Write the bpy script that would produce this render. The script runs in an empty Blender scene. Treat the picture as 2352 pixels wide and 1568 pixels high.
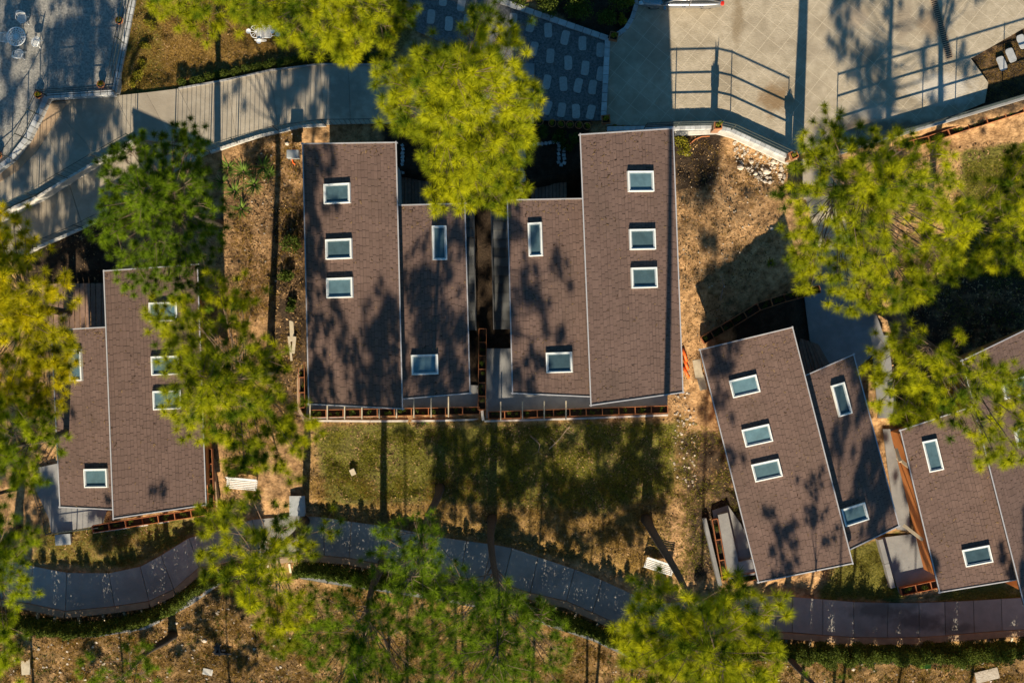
import bpy, math, random
import numpy as np
from mathutils import Vector, Matrix
C = bpy.context.scene.collection
RAD = math.radians
random.seed(7)
# ------------------------------------------------------------------ camera, sky, sun, exposure
H = 75.0            # drone height above the upper courtyard
S = 44.0            # photo pixels (2352 wide) per metre at z = 0
CX, CY = 1176.0, 784.0
cam = bpy.data.cameras.new('camera'); co = bpy.data.objects.new('camera', cam); C.objects.link(co)
co.location = (0, 0, H); cam.sensor_width = 36; cam.lens = 18 / (CX / S / H); cam.clip_end = 2000
bpy.context.scene.camera = co
SUN_EL = 28.0
w = bpy.data.worlds.new('World'); bpy.context.scene.world = w; w.use_nodes = True
nt = w.node_tree; bg = nt.nodes['Background']; sky = nt.nodes.new('ShaderNodeTexSky')
sky.sky_type = 'NISHITA'; sky.sun_disc = False; sky.sun_elevation = RAD(SUN_EL); sky.sun_rotation = RAD(180)
sky.ozone_density = 3.0; sky.air_density = 1.0; sky.dust_density = 0.3
hs = nt.nodes.new('ShaderNodeHueSaturation'); hs.inputs['Saturation'].default_value = 1.3; hs.inputs['Hue'].default_value = .487
nt.links.new(sky.outputs[0], hs.inputs['Color']); nt.links.new(hs.outputs[0], bg.inputs[0]); bg.inputs[1].default_value = 0.06
sl = bpy.data.lights.new('sun', 'SUN'); sl.energy = 5.0; sl.angle = RAD(0.55); sl.color = (1.0, 0.85, 0.62)
so = bpy.data.objects.new('sun', sl); C.objects.link(so)
so.rotation_euler = (RAD(90 - SUN_EL), 0, RAD(-1.5))   # sun stands to the south, shadows fall towards +Y
vs = bpy.context.scene.view_settings
vs.view_transform = 'Standard'; vs.look = 'None'; vs.exposure = 1.0; vs.gamma = 1.0

# ------------------------------------------------------------------ helpers
def W(px, py, z):
    f = (H - z) / H / S
    return Vector(((px - CX) * f, (CY - py) * f, z))
def tag(o, label=None, cat=None, group=None, kind=None):
    if label: o['label'] = label
    if cat: o['category'] = cat
    if group: o['group'] = group
    if kind: o['kind'] = kind
    return o
def empty(name, loc, rz=0):
    o = bpy.data.objects.new(name, None); C.objects.link(o); o.location = loc; o.rotation_euler = (0, 0, rz)
    o.empty_display_size = .2
    return o
def copy_tree(o, parent=None):
    c = o.copy(); C.objects.link(c); c.parent = parent
    for ch in list(o.children): copy_tree(ch, c)
    return c
def worldloc(o):
    v = Vector((0, 0, 0))
    while o is not None: v += o.location; o = o.parent
    return v
class MB:
    def __init__(s): s.v = []; s.f = []; s.c = []; s.col = 0.5
    def add(s, vs, fs):
        b = len(s.v); s.v += [tuple(p) for p in vs]
        for f in fs: s.f.append(tuple(b + i for i in f)); s.c.append(s.col)
        return s
    def hexa(s, b, t):     # bottom 4, top 4 (same order, counter-clockwise from above)
        n = len(b); fs = [tuple(range(n - 1, -1, -1)), tuple(range(n, 2 * n))]
        fs += [(i, (i + 1) % n, n + (i + 1) % n, n + i) for i in range(n)]
        return s.add(list(b) + list(t), fs)
    def prism(s, poly, z0, z1):
        pts = [(p[0], p[1]) for p in poly]
        if sum(pts[i - 1][0] * pts[i][1] - pts[i][0] * pts[i - 1][1] for i in range(len(pts))) < 0: pts.reverse()
        return s.hexa([(x, y, z0) for x, y in pts], [(x, y, z1) for x, y in pts])
    def box(s, c, sx, sy, sz, rz=0):
        ca, sa = math.cos(rz), math.sin(rz); q = []
        for a, b in ((-1, -1), (1, -1), (1, 1), (-1, 1)):
            x, y = a * sx / 2, b * sy / 2
            q.append((c[0] + ca * x - sa * y, c[1] + sa * x + ca * y))
        return s.hexa([(x, y, c[2] - sz / 2) for x, y in q], [(x, y, c[2] + sz / 2) for x, y in q])
    def beam(s, p, q, wd, ht):   # a rectangular bar from p to q
        p, q = Vector(p), Vector(q); d = (q - p).normalized()
        up = Vector((0, 0, 1)) if abs(d.z) < .95 else Vector((0, 1, 0))
        a = d.cross(up).normalized() * wd / 2; b = a.cross(d).normalized() * ht / 2
        return s.hexa([p - a - b, p + a - b, p + a + b, p - a + b], [q - a - b, q + a - b, q + a + b, q - a + b])
    def tube(s, pts, r, n=6):
        pts = [Vector(p) for p in pts]
        if not isinstance(r, (list, tuple)): r = [r] * len(pts)
        vs = []; fs = []; pa = None
        for i, p in enumerate(pts):
            d = (pts[min(i + 1, len(pts) - 1)] - pts[max(i - 1, 0)])
            d = d.normalized() if d.length > 1e-9 else Vector((0, 0, 1))
            if pa is None: pa = d.cross(Vector((0, 0, 1)) if abs(d.z) < .9 else Vector((1, 0, 0))).normalized()
            a = (pa - d * pa.dot(d)).normalized(); pa = a; b = d.cross(a)
            for k in range(n):
                t = 2 * math.pi * k / n; vs.append(p + (a * math.cos(t) + b * math.sin(t)) * r[i])
        m = len(pts)
        for i in range(m - 1):
            for k in range(n): fs.append((i * n + k, i * n + (k + 1) % n, (i + 1) * n + (k + 1) % n, (i + 1) * n + k))
        fs.append(tuple(range(n - 1, -1, -1))); fs.append(tuple((m - 1) * n + k for k in range(n)))
        return s.add(vs, fs)
    def ring(s, c, rx, ry, r, n=20, m=5, a0=0, a1=360, rz=0):
        k = n if a1 - a0 < 360 else n
        pts = []
        for i in range(k + 1):
            t = RAD(a0 + (a1 - a0) * i / k); x, y = rx * math.cos(t), ry * math.sin(t)
            pts.append((c[0] + x * math.cos(rz) - y * math.sin(rz), c[1] + x * math.sin(rz) + y * math.cos(rz), c[2]))
        return s.tube(pts, r, m)
    def lathe(s, c, prof, n=18):
        vs = []; fs = []
        for r, z in prof:
            for k in range(n):
                t = 2 * math.pi * k / n; vs.append((c[0] + r * math.cos(t), c[1] + r * math.sin(t), c[2] + z))
        for i in range(len(prof) - 1):
            for k in range(n): fs.append((i * n + k, i * n + (k + 1) % n, (i + 1) * n + (k + 1) % n, (i + 1) * n + k))
        fs.append(tuple(range(n - 1, -1, -1))); fs.append(tuple((len(prof) - 1) * n + k for k in range(n)))
        return s.add(vs, fs)
    def build(s, name, mat, parent=None, smooth=False, bevel=0):
        off = worldloc(parent) if parent else Vector((0, 0, 0))
        me = bpy.data.meshes.new(name)
        me.from_pydata([(p[0] - off.x, p[1] - off.y, p[2] - off.z) for p in s.v], [], s.f); me.update()
        me.materials.append(mat)
        a = me.attributes.new('tint', 'FLOAT', 'FACE'); a.data.foreach_set('value', np.array(s.c, dtype=np.float32))
        if smooth: me.polygons.foreach_set('use_smooth', [True] * len(me.polygons))
        o = bpy.data.objects.new(name, me); C.objects.link(o); o.parent = parent
        if bevel:
            b = o.modifiers.new('b', 'BEVEL'); b.width = bevel; b.segments = 2; b.limit_method = 'ANGLE'
        return o
def unit(v): return v / np.maximum(np.linalg.norm(v, axis=-1, keepdims=True), 1e-9)
def tri_mesh(name, V, tint, mat, parent=None, off=None, nv=3):
    """V: (n, nv, 3) float array of separate triangles / quads; tint per face"""
    n = len(V); me = bpy.data.meshes.new(name)
    if off is not None: V = V - np.array(off)
    me.vertices.add(n * nv); me.vertices.foreach_set('co', V.reshape(-1).astype(np.float32))
    me.loops.add(n * nv); me.loops.foreach_set('vertex_index', np.arange(n * nv, dtype=np.int32))
    me.polygons.add(n); me.polygons.foreach_set('loop_start', np.arange(0, n * nv, nv, dtype=np.int32))
    me.polygons.foreach_set('loop_total', np.full(n, nv, dtype=np.int32))
    me.update(calc_edges=True)
    a = me.attributes.new('tint', 'FLOAT', 'FACE'); a.data.foreach_set('value', np.asarray(tint, dtype=np.float32))
    me.materials.append(mat)
    o = bpy.data.objects.new(name, me); C.objects.link(o); o.parent = parent
    return o

# ------------------------------------------------------------------ materials
def mat(name, c1, c2=None, scale=6.0, rough=.85, bump=0.0, bscale=None, metal=0.0, tint=0.0, spec=.3, blotch=None, detail=6):
    m = bpy.data.materials.new(name); m.use_nodes = True; n = m.node_tree.nodes; L = m.node_tree.links
    p = n['Principled BSDF']; p.inputs['Roughness'].default_value = rough; p.inputs['Metallic'].default_value = metal
    p.inputs['Specular IOR Level'].default_value = spec
    tc = n.new('ShaderNodeTexCoord')
    if c2 is None: c2 = tuple(x * .75 for x in c1)
    nz = n.new('ShaderNodeTexNoise'); nz.inputs['Scale'].default_value = scale; nz.inputs['Detail'].default_value = detail
    nz.inputs['Roughness'].default_value = .65
    L.new(tc.outputs['Object'], nz.inputs['Vector'])
    rp = n.new('ShaderNodeValToRGB'); rp.color_ramp.elements[0].position = .34; rp.color_ramp.elements[1].position = .66
    rp.color_ramp.elements[0].color = (*c2, 1); rp.color_ramp.elements[1].color = (*c1, 1)
    L.new(nz.outputs['Fac'], rp.inputs['Fac']); col = rp.outputs['Color']
    if blotch:     # large patches: (colour, scale, low, high)
        bc, bs, lo, hi = blotch
        z2 = n.new('ShaderNodeTexNoise'); z2.inputs['Scale'].default_value = bs; z2.inputs['Detail'].default_value = 5
        L.new(tc.outputs['Object'], z2.inputs['Vector'])
        mr = n.new('ShaderNodeMapRange'); mr.inputs['From Min'].default_value = lo; mr.inputs['From Max'].default_value = hi
        L.new(z2.outputs['Fac'], mr.inputs['Value'])
        mx = n.new('ShaderNodeMix'); mx.data_type = 'RGBA'; L.new(mr.outputs['Result'], mx.inputs['Factor'])
        L.new(col, mx.inputs['A']); mx.inputs['B'].default_value = (*bc, 1); col = mx.outputs['Result']
    if tint:
        at = n.new('ShaderNodeAttribute'); at.attribute_name = 'tint'
        mr = n.new('ShaderNodeMapRange'); mr.inputs['To Min'].default_value = 1 - tint; mr.inputs['To Max'].default_value = 1 + tint
        L.new(at.outputs['Fac'], mr.inputs['Value'])
        vm = n.new('ShaderNodeVectorMath'); vm.operation = 'SCALE'; L.new(col, vm.inputs[0]); L.new(mr.outputs['Result'], vm.inputs['Scale'])
        col = vm.outputs['Vector']
    L.new(col, p.inputs['Base Color'])
    if bump:
        z3 = n.new('ShaderNodeTexNoise'); z3.inputs['Scale'].default_value = bscale or scale * 3; z3.inputs['Detail'].default_value = 6
        L.new(tc.outputs['Object'], z3.inputs['Vector'])
        b = n.new('ShaderNodeBump'); b.inputs['Strength'].default_value = bump; b.inputs['Distance'].default_value = .04
        L.new(z3.outputs['Fac'], b.inputs['Height']); L.new(b.outputs['Normal'], p.inputs['Normal'])
    return m
def leaf_mat(name, ca, cb, trans=.26, rough=.6):
    m = bpy.data.materials.new(name); m.use_nodes = True; n = m.node_tree.nodes; L = m.node_tree.links
    p = n['Principled BSDF']; p.inputs['Roughness'].default_value = rough; p.inputs['Specular IOR Level'].default_value = .06
    at = n.new('ShaderNodeAttribute'); at.attribute_name = 'tint'
    rp = n.new('ShaderNodeValToRGB'); rp.color_ramp.elements[0].color = (*cb, 1); rp.color_ramp.elements[1].color = (*ca, 1)
    L.new(at.outputs['Fac'], rp.inputs['Fac']); L.new(rp.outputs['Color'], p.inputs['Base Color'])
    tr = n.new('ShaderNodeBsdfTranslucent'); L.new(rp.outputs['Color'], tr.inputs['Color'])
    mx = n.new('ShaderNodeMixShader'); mx.inputs[0].default_value = trans
    L.new(p.outputs[0], mx.inputs[1]); L.new(tr.outputs[0], mx.inputs[2]); L.new(mx.outputs[0], n['Material Output'].inputs['Surface'])
    return m
M = dict(
    shingle=mat('brown asphalt shingle', (.155, .103, .087), (.130, .086, .073), 1.0, .95, .25, 60, spec=.12, tint=.11, blotch=((.12, .082, .068), .45, .5, .75)),
    wall_grey=mat('warm grey wall paint', (.40, .38, .36), (.34, .32, .30), 2, .8, .1),
    roofbase=mat('roof underlay', (.045, .03, .027), None, 9, .95),
    trim=mat('pale metal trim', (.40, .40, .42), (.33, .33, .36), 4, .5),
    wall=mat('terracotta wall paint', (.50, .19, .05), (.42, .15, .04), 2, .8, .1),
    skyframe=mat('white skylight frame', (.80, .82, .80), (.74, .76, .75), 6, .45),
    sash=mat('grey sash', (.42, .48, .52), None, 6, .4),
    concrete=mat('concrete', (.38, .335, .27), (.30, .26, .205), 2.2, .9, .3, 14, blotch=((.26, .22, .17), .35, .5, .72), tint=.10),
    concrete2=mat('grey concrete', (.27, .27, .27), (.21, .21, .215), 1.8, .9, .25, 14, blotch=((.17, .165, .16), .4, .5, .75), tint=.12),
    pathc=mat('dark path concrete', (.32, .31, .29), (.255, .25, .235), 1.6, .9, .25, 14, blotch=((.20, .195, .19), .5, .55, .75), tint=.16),
    tan=mat('tan cement coping', (.40, .29, .19), (.30, .21, .14), 3, .9, .2),
    white=mat('white cement', (.56, .54, .50), (.40, .385, .36), 3, .8, .15),
    paver=mat('pale paver block', (.43, .44, .45), (.32, .33, .34), 5, .85, .2, tint=.18),
    dgravel=mat('dark slate gravel', (.19, .19, .19), (.06, .062, .065), 11, .95, 1.0, 26, detail=7), stone=mat('grey stepping stone', (.36, .35, .335), (.28, .27, .265), 9, .9, .3, 30, tint=.1),
    gravel=mat('grey gravel', (.38, .36, .32), (.13, .13, .13), 11, .95, 1.0, 26, detail=7),
    terracotta=mat('terracotta', (.46, .165, .06), (.27, .105, .05), 3.5, .85, .2),
    soil=mat('dark soil', (.045, .03, .02), (.025, .018, .012), 9, 1, .6),
    railm=mat('dark teal rail paint', (.045, .06, .06), (.035, .045, .045), 8, .5),
    fencem=mat('dark green fence paint', (.03, .05, .045), None, 8, .5),
    whitem=mat('white painted iron', (.72, .73, .73), (.62, .63, .63), 9, .4),
    bark=mat('pine bark', (.075, .06, .05), (.036, .029, .025), 9, .95, .8, 25),
    twig=mat('twig bark', (.17, .115, .08), (.09, .06, .045), 9, .95),
    deck=mat('dark deck board', (.24, .155, .115), (.16, .10, .075), 5, .8, .2, tint=.25),
    brick=mat('brown pillar brick', (.30, .16, .09), (.22, .11, .065), 7, .9, .4),
    steel=mat('steel rail', (.5, .5, .52), None, 9, .3, metal=.9),
    grate=mat('iron grate', (.035, .035, .035), None, 8, .6),
    slate=mat('dark slate step', (.11, .115, .12), (.075, .08, .085), 2, .6, .2, tint=.35),
    rock=mat('pale rock', (.50, .44, .37), (.36, .30, .24), 5, .95, .6, 12, tint=.3),
    orange=mat('orange plastic', (.80, .14, .02), (.70, .11, .02), 5, .5),
    cream=mat('cream board', (.52, .45, .33), (.40, .34, .25), 4, .7),
    boxgrey=mat('light grey box paint', (.38, .40, .41), (.28, .30, .31), 4, .5),
    binm=mat('lime green plastic', (.36, .52, .04), (.30, .44, .03), 4, .5),
    tarp=mat('black plastic', (.02, .022, .026), None, 5, .4),
    silver=mat('silver car paint', (.34, .35, .37), (.32, .33, .35), 4, .25, metal=.75, spec=.6),
    tyre=mat('black rubber', (.02, .02, .02), None, 6, .85),
    redlens=mat('red tail lens', (.62, .03, .02), None, 5, .25),
    lens=mat('clear lamp lens', (.6, .62, .64), None, 5, .15),
    ply=mat('blackened trim', (.03, .03, .03), None, 5, .4),
)
def glass(name, col, rough=.06):
    m = mat(name, col, tuple(x * .7 for x in col), 2.5, rough, spec=.6, tint=.45); return m
M['pane'] = glass('skylight glass', (.085, .15, .18), .18); M['carglass'] = glass('car glass', (.02, .025, .03), .04)
M['needle_y'] = leaf_mat('yellow green pine needle', (.50, .50, .010), (.06, .115, .006))
M['needle_o'] = leaf_mat('golden pine needle', (.64, .55, .008), (.20, .21, .005))
M['needle_g'] = leaf_mat('green pine needle', (.40, .46, .010), (.085, .15, .006))
M['needle_d'] = leaf_mat('deep green or shaded pine needle', (.21, .31, .012), (.055, .105, .006))  # deep green crowns, and a darker copy for crowns standing in shade
M['leaf'] = leaf_mat('shrub leaf', (.10, .14, .02), (.035, .055, .01))
M['leaf_y'] = leaf_mat('yellow shrub leaf', (.28, .24, .02), (.12, .13, .015))
M['leaf_b'] = leaf_mat('bright blade leaf', (.16, .24, .04), (.06, .11, .02))
M['leaf_d'] = leaf_mat('dark hedge leaf', (.11, .14, .02), (.035, .055, .01))
M['grass_d'] = leaf_mat('dry grass', (.42, .27, .055), (.17, .10, .025), .25, .8)
M['grass_g'] = leaf_mat('green grass', (.38, .34, .045), (.09, .11, .015), .25, .8)

M['litter'] = leaf_mat('dry leaf litter', (.46, .30, .15), (.035, .02, .012), .05, .9)
# ------------------------------------------------------------------ terrain
cps = [(0,0,.3),(300,0,.1),(700,50,.05),(1200,100,0),(1600,150,0),(2000,150,0),(2352,100,-.1),(2352,330,-1.0),(2000,370,-1.2),(1700,400,-.4),
       (1650,600,.1),(1600,760,-.5),(1760,500,.0),(600,350,-.4),(600,600,-.5),(620,900,-1.2),(500,680,-.8),(560,1150,-2.6),(300,600,-1.8),(50,600,-1.8),(50,900,-2.4),
       (60,1150,-2.8),(1100,700,-1.5),(800,1000,-2),(1100,1000,-2),(1500,1000,-2.1),(1100,1150,-2.6),(1500,1200,-3),(900,1240,-3.2),(1300,1330,-3.6),
       (300,1350,-3.4),(1600,1420,-4),(2000,1430,-4.3),(2352,1420,-4.4),(1900,800,-2.4),(1900,1100,-3),(2100,1000,-3.4),(2100,1300,-4.0),(2300,700,-2.4),
       (2200,560,-2.0),(0,1568,-5.3),(500,1500,-4.8),(1000,1500,-5),(1500,1568,-5.2),(2000,1568,-5.4),(2352,1568,-5.5),(1176,2000,-7.5),(0,2000,-7.5),
       (2352,2000,-7.5),(-500,700,-2.2),(2900,700,-3),(1176,-400,.3),(-500,-300,.5),(2900,-300,-.3)]
_P = np.array([[*W(a, b, c)[:2], c] for a, b, c in cps])
def _tps(r2): return np.where(r2 > 1e-9, r2 * np.log(np.maximum(r2, 1e-9)), 0)
_n = len(_P); _A = np.zeros((_n + 3, _n + 3))
_A[:_n, :_n] = _tps(((_P[:, None, :2] - _P[None, :, :2]) ** 2).sum(-1)) + np.eye(_n) * 8
_A[:_n, _n] = 1; _A[:_n, _n + 1:] = _P[:, :2]; _A[_n:, :_n] = _A[:_n, _n:].T
_c = np.linalg.solve(_A, np.concatenate([_P[:, 2], np.zeros(3)]))
def base_h(X, Y):
    X = np.clip(X, -40, 40); Y = np.clip(Y, -30, 30); sh = X.shape; q = np.stack([X.ravel(), Y.ravel()], 1)
    r2 = ((q[:, None] - _P[None, :, :2]) ** 2).sum(-1)
    return (_tps(r2) @ _c[:_n] + _c[_n] + q @ _c[_n + 1:]).reshape(sh)
def inside(X, Y, poly):
    r = np.zeros(X.shape, bool); n = len(poly)
    for i in range(n):
        x1, y1 = poly[i - 1]; x2, y2 = poly[i]
        if y1 == y2: continue
        c = ((y1 > Y) != (y2 > Y)) & (X < (x2 - x1) * (Y - y1) / (y2 - y1) + x1); r ^= c
    return r
def dist_out(X, Y, poly):
    d = np.full(X.shape, 1e9)
    for i in range(len(poly)):
        a = np.array(poly[i - 1]); b = np.array(poly[i]); e = b - a; l2 = max((e ** 2).sum(), 1e-9)
        t = np.clip(((X - a[0]) * e[0] + (Y - a[1]) * e[1]) / l2, 0, 1)
        d = np.minimum(d, np.hypot(X - a[0] - t * e[0], Y - a[1] - t * e[1]))
    return np.where(inside(X, Y, poly), 0, d)
def pxpoly(pts, z): return [tuple(W(a, b, z)[:2]) for a, b in pts]
PADS = []   # (poly world, z function)
def pad(pts, z): PADS.append((pxpoly(pts, z), lambda X, Y, z=z: np.full(np.shape(X), float(z))))
def ribbon(secs):   # [(left px, right px, z)]
    out = []
    for i in range(len(secs) - 1):
        (l0, r0, z0), (l1, r1, z1) = secs[i], secs[i + 1]
        a, b, c, d = W(*l0, z0), W(*r0, z0), W(*r1, z1), W(*l1, z1); out.append((a, b, c, d))
        m0 = (a + b) / 2; m1 = (c + d) / 2; e = (m1 - m0).xy; l2 = e.length_squared
        def zf(X, Y, m0=m0, e=e, l2=l2, z0=z0, z1=z1):
            t = np.clip(((X - m0.x) * e.x + (Y - m0.y) * e.y) / l2, 0, 1); return z0 + (z1 - z0) * t
        PADS.append(([tuple(p.xy) for p in (a, b, c, d)], zf))
    return out
patio_px = [(-90, -60), (318, -60), (305, 0), (285, 100), (262, 216), (107, 223), (88, 265), (60, 320), (25, 365), (-15, 395), (-90, 430)]
gravel_px = [(900, -40), (1100, -40), (1150, 5), (1398, 92), (1388, 277), (1229, 277), (1229, 146), (1130, 146), (1020, 100), (930, 60)]
slab_px = [(1010, 146), (1228, 146), (1226, 283), (1010, 287)]
court_px = [(1470, -60), (1450, 55), (1402, 92), (1392, 288), (1555, 287), (1640, 285), (1815, 356), (1925, 340), (2047, 306), (2200, 262), (2262, 236), (2270, 190), (2230, 135), (2352, 65), (2420, 20), (2420, -60)]
rgarden_px = [(2230, 137), (2352, 67), (2440, 20), (2440, 190), (2352, 222), (2200, 266), (2264, 238), (2272, 190)]
pad(patio_px, .5); pad(gravel_px, .05); pad(slab_px, .1); pad(court_px, 0); pad(rgarden_px, 0.02)
upper = ribbon([((-60, 425), (-60, 500), .0), ((0, 396), (0, 486), 0), ((62, 330), (80, 447), 0), ((90, 268), (155, 408), 0), ((112, 236), (230, 364), 0), ((265, 220), (312, 318), 0),
    ((335, 213), (400, 332), 0), ((410, 204), (480, 345), 0), ((520, 185), (545, 326), 0), ((620, 163), (640, 300), 0), ((735, 149), (745, 287), 0), ((800, 149), (805, 285), .03), ((870, 150), (870, 284), .06), ((1010, 146), (1010, 287), .1)])
lower = ribbon([((-60, 512), (-60, 640), -1.3), ((25, 480), (85, 567), -1.15), ((155, 410), (190, 522), -.95), ((230, 366), (255, 490), -.8), ((312, 320), (330, 440), -.55), ((400, 336), (410, 390), -.3), ((478, 348), (482, 352), -.1)])
bpath = ribbon([((-70, 1265), (-70, 1370), -3.3), ((30, 1281), (5, 1375), -3.3), ((75, 1300), (70, 1385), -3.3), ((153, 1315), (150, 1402), -3.3), ((250, 1316), (263, 1391), -3.3), ((322, 1301), (342, 1379), -3.3), ((370, 1275), (399, 1352), -3.25), ((434, 1235), (457, 1302), -3.2),
    ((580, 1193), (590, 1280), -3.2), ((680, 1184), (688, 1274), -3.2), ((743, 1188), (745, 1275), -3.2), ((807, 1198), (802, 1280), -3.25), ((882, 1208), (870, 1294), -3.3), ((945, 1220), (930, 1304), -3.3), ((1002, 1232), (985, 1312), -3.35), ((1072, 1242), (1057, 1325), -3.4), ((1130, 1250), (1110, 1334), -3.45), ((1176, 1258), (1156, 1340), -3.45),
    ((1236, 1279), (1218, 1360), -3.5), ((1320, 1307), (1301, 1379), -3.55), ((1383, 1332), (1361, 1405), -3.6), ((1448, 1362), (1440, 1442), -3.7), ((1533, 1385), (1500, 1460), -3.8), ((1620, 1378), (1610, 1460), -3.95), ((1700, 1370), (1695, 1452), -4.05), ((1784, 1368), (1780, 1449), -4.1), ((1821, 1370), (1820, 1451), -4.15), ((1890, 1376), (1890, 1457), -4.2), ((1961, 1382), (1961, 1462), -4.25),
    ((2040, 1384), (2038, 1463), -4.25), ((2111, 1384), (2111, 1462), -4.3), ((2170, 1382), (2172, 1458), -4.3), ((2236, 1379), (2238, 1452), -4.3), ((2300, 1375), (2302, 1447), -4.35), ((2430, 1368), (2430, 1440), -4.35)])
ter_px = dict(b=[(712, 860), (1100, 885), (1103, 948), (702, 962)], c=[(1118, 800), (1180, 800), (1180, 890), (1350, 900), (1532, 880), (1534, 948), (1116, 960)],
    a=[(80, 1075), (150, 1060), (260, 1120), (235, 1205), (118, 1225), (112, 1190), (80, 1120)], d=[(1636, 1172), (1672, 1160), (1700, 1200), (1745, 1280), (1742, 1325), (1668, 1342)],
    e=[(2020, 1235), (2100, 1225), (2170, 1330), (2066, 1362)], dn=[(1846, 668), (1900, 655), (2005, 700), (2030, 770), (2000, 820), (1962, 850), (1900, 860), (1860, 780)], de=[(2000, 770), (2040, 770), (2062, 960), (2018, 960)], eg=[(2028, 985), (2062, 985), (2085, 1100), (2090, 1220), (2060, 1215), (2040, 1080)])
ter_z = dict(b=-1.7, c=-1.7, a=-2.7, d=-3.1, e=-3.5, dn=-2.2, de=-2.6, eg=-3.2)
for k in ter_px: pad(ter_px[k], ter_z[k])
steps_r = ribbon([((1850, 455), (1922, 450), -.35), ((1868, 520), (1945, 512), -.9), ((1876, 580), (1962, 572), -1.5), ((1862, 664), (1975, 668), -2.15)])
landing_px = [(1840, 366), (1917, 356), (1926, 452), (1846, 458)]; pad(landing_px, -.3)
for p_ in (ribbon([((1126, 478), (1182, 478), -1.0), ((1132, 765), (1186, 765), -2.0)]), ribbon([((1050, 474), (1096, 474), -1.0), ((1056, 766), (1100, 766), -2.0)])): pass
# house plots (kept level under the roofs)
plots = [([(170, 660), (440, 650), (440, 1130), (170, 1130)], -2.2), ([(740, 390), (1060, 480), (1065, 860), (740, 860)], -1.6), ([(1200, 480), (1500, 400), (1500, 870), (1200, 870)], -1.6),
         ([(1650, 830), (1920, 840), (2000, 1180), (1760, 1270)], -2.6), ([(2120, 1000), (2400, 830), (2480, 1300), (2200, 1320)], -3.3)]
for p_, z_ in plots: pad(p_, z_)
def terrain_h(X, Y):
    h = base_h(X, Y); fmin = np.full(X.shape, 1e9)
    for poly, zf in PADS:
        d = dist_out(X, Y, poly); t = np.clip((d - .2) / .9, 0, 1); t = t * t * (3 - 2 * t)
        z = zf(X, Y) - .12; h = z * (1 - t) + h * t
        fmin = np.where(d < .26, np.minimum(fmin, z), fmin)
    return np.where(fmin < 1e8, np.minimum(h, fmin), h)
xs = np.concatenate([-np.geomspace(400, 34, 14), np.arange(-33.75, 33.8, .25), np.geomspace(34, 400, 14)])
ys = np.concatenate([-np.geomspace(400, 27, 14), np.arange(-26.75, 25.8, .25), np.geomspace(26, 400, 14)])
GX, GY = np.meshgrid(xs, ys); GZ = terrain_h(GX, GY)
rng = np.random.default_rng(3)
def smooth_noise(X, Y, s, seed):
    r = np.random.default_rng(seed); o = np.zeros(X.shape)
    for k in range(7):
        a = r.uniform(0, 6.28); f = s * r.uniform(.6, 1.8); o += np.sin((X * math.cos(a) + Y * math.sin(a)) * f + r.uniform(0, 6.28))
    return o / 7
onpad = np.zeros(GX.shape, bool)
for poly, zf in PADS: onpad |= dist_out(GX, GY, poly) < .3
GZ = np.where(onpad, GZ, GZ + .20 * smooth_noise(GX, GY, 1.6, 1) + .16 * smooth_noise(GX, GY, 4.5, 2) + rng.normal(0, .022, GX.shape))
FX0, FY0 = -33.75, -26.75; ix0 = 14; iy0 = 14; NXf = len(np.arange(-33.75, 33.8, .25)); NYf = len(np.arange(-26.75, 25.8, .25))
FZ = GZ[iy0:iy0 + NYf, ix0:ix0 + NXf]
def hz(x, y):
    fx = np.clip((np.asarray(x, float) - FX0) / .25, 0, NXf - 1.001); fy = np.clip((np.asarray(y, float) - FY0) / .25, 0, NYf - 1.001)
    i = fx.astype(int); j = fy.astype(int); a = fx - i; b = fy - j
    return FZ[j, i] * (1 - a) * (1 - b) + FZ[j, i + 1] * a * (1 - b) + FZ[j + 1, i] * (1 - a) * b + FZ[j + 1, i + 1] * a * b
def G(px, py, lift=0.0):
    z = -1.0
    for _ in range(14):
        p = W(px, py, z); z = float(hz(p.x, p.y)) + lift
    return W(px, py, z)
def Gn(px, py):     # vectorised
    z = np.full(len(px), -1.0)
    for _ in range(14):
        f = (H - z) / H / S; x = (px - CX) * f; y = (CY - py) * f; z = hz(x, y)
    return np.stack([x, y, z], 1)
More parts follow.
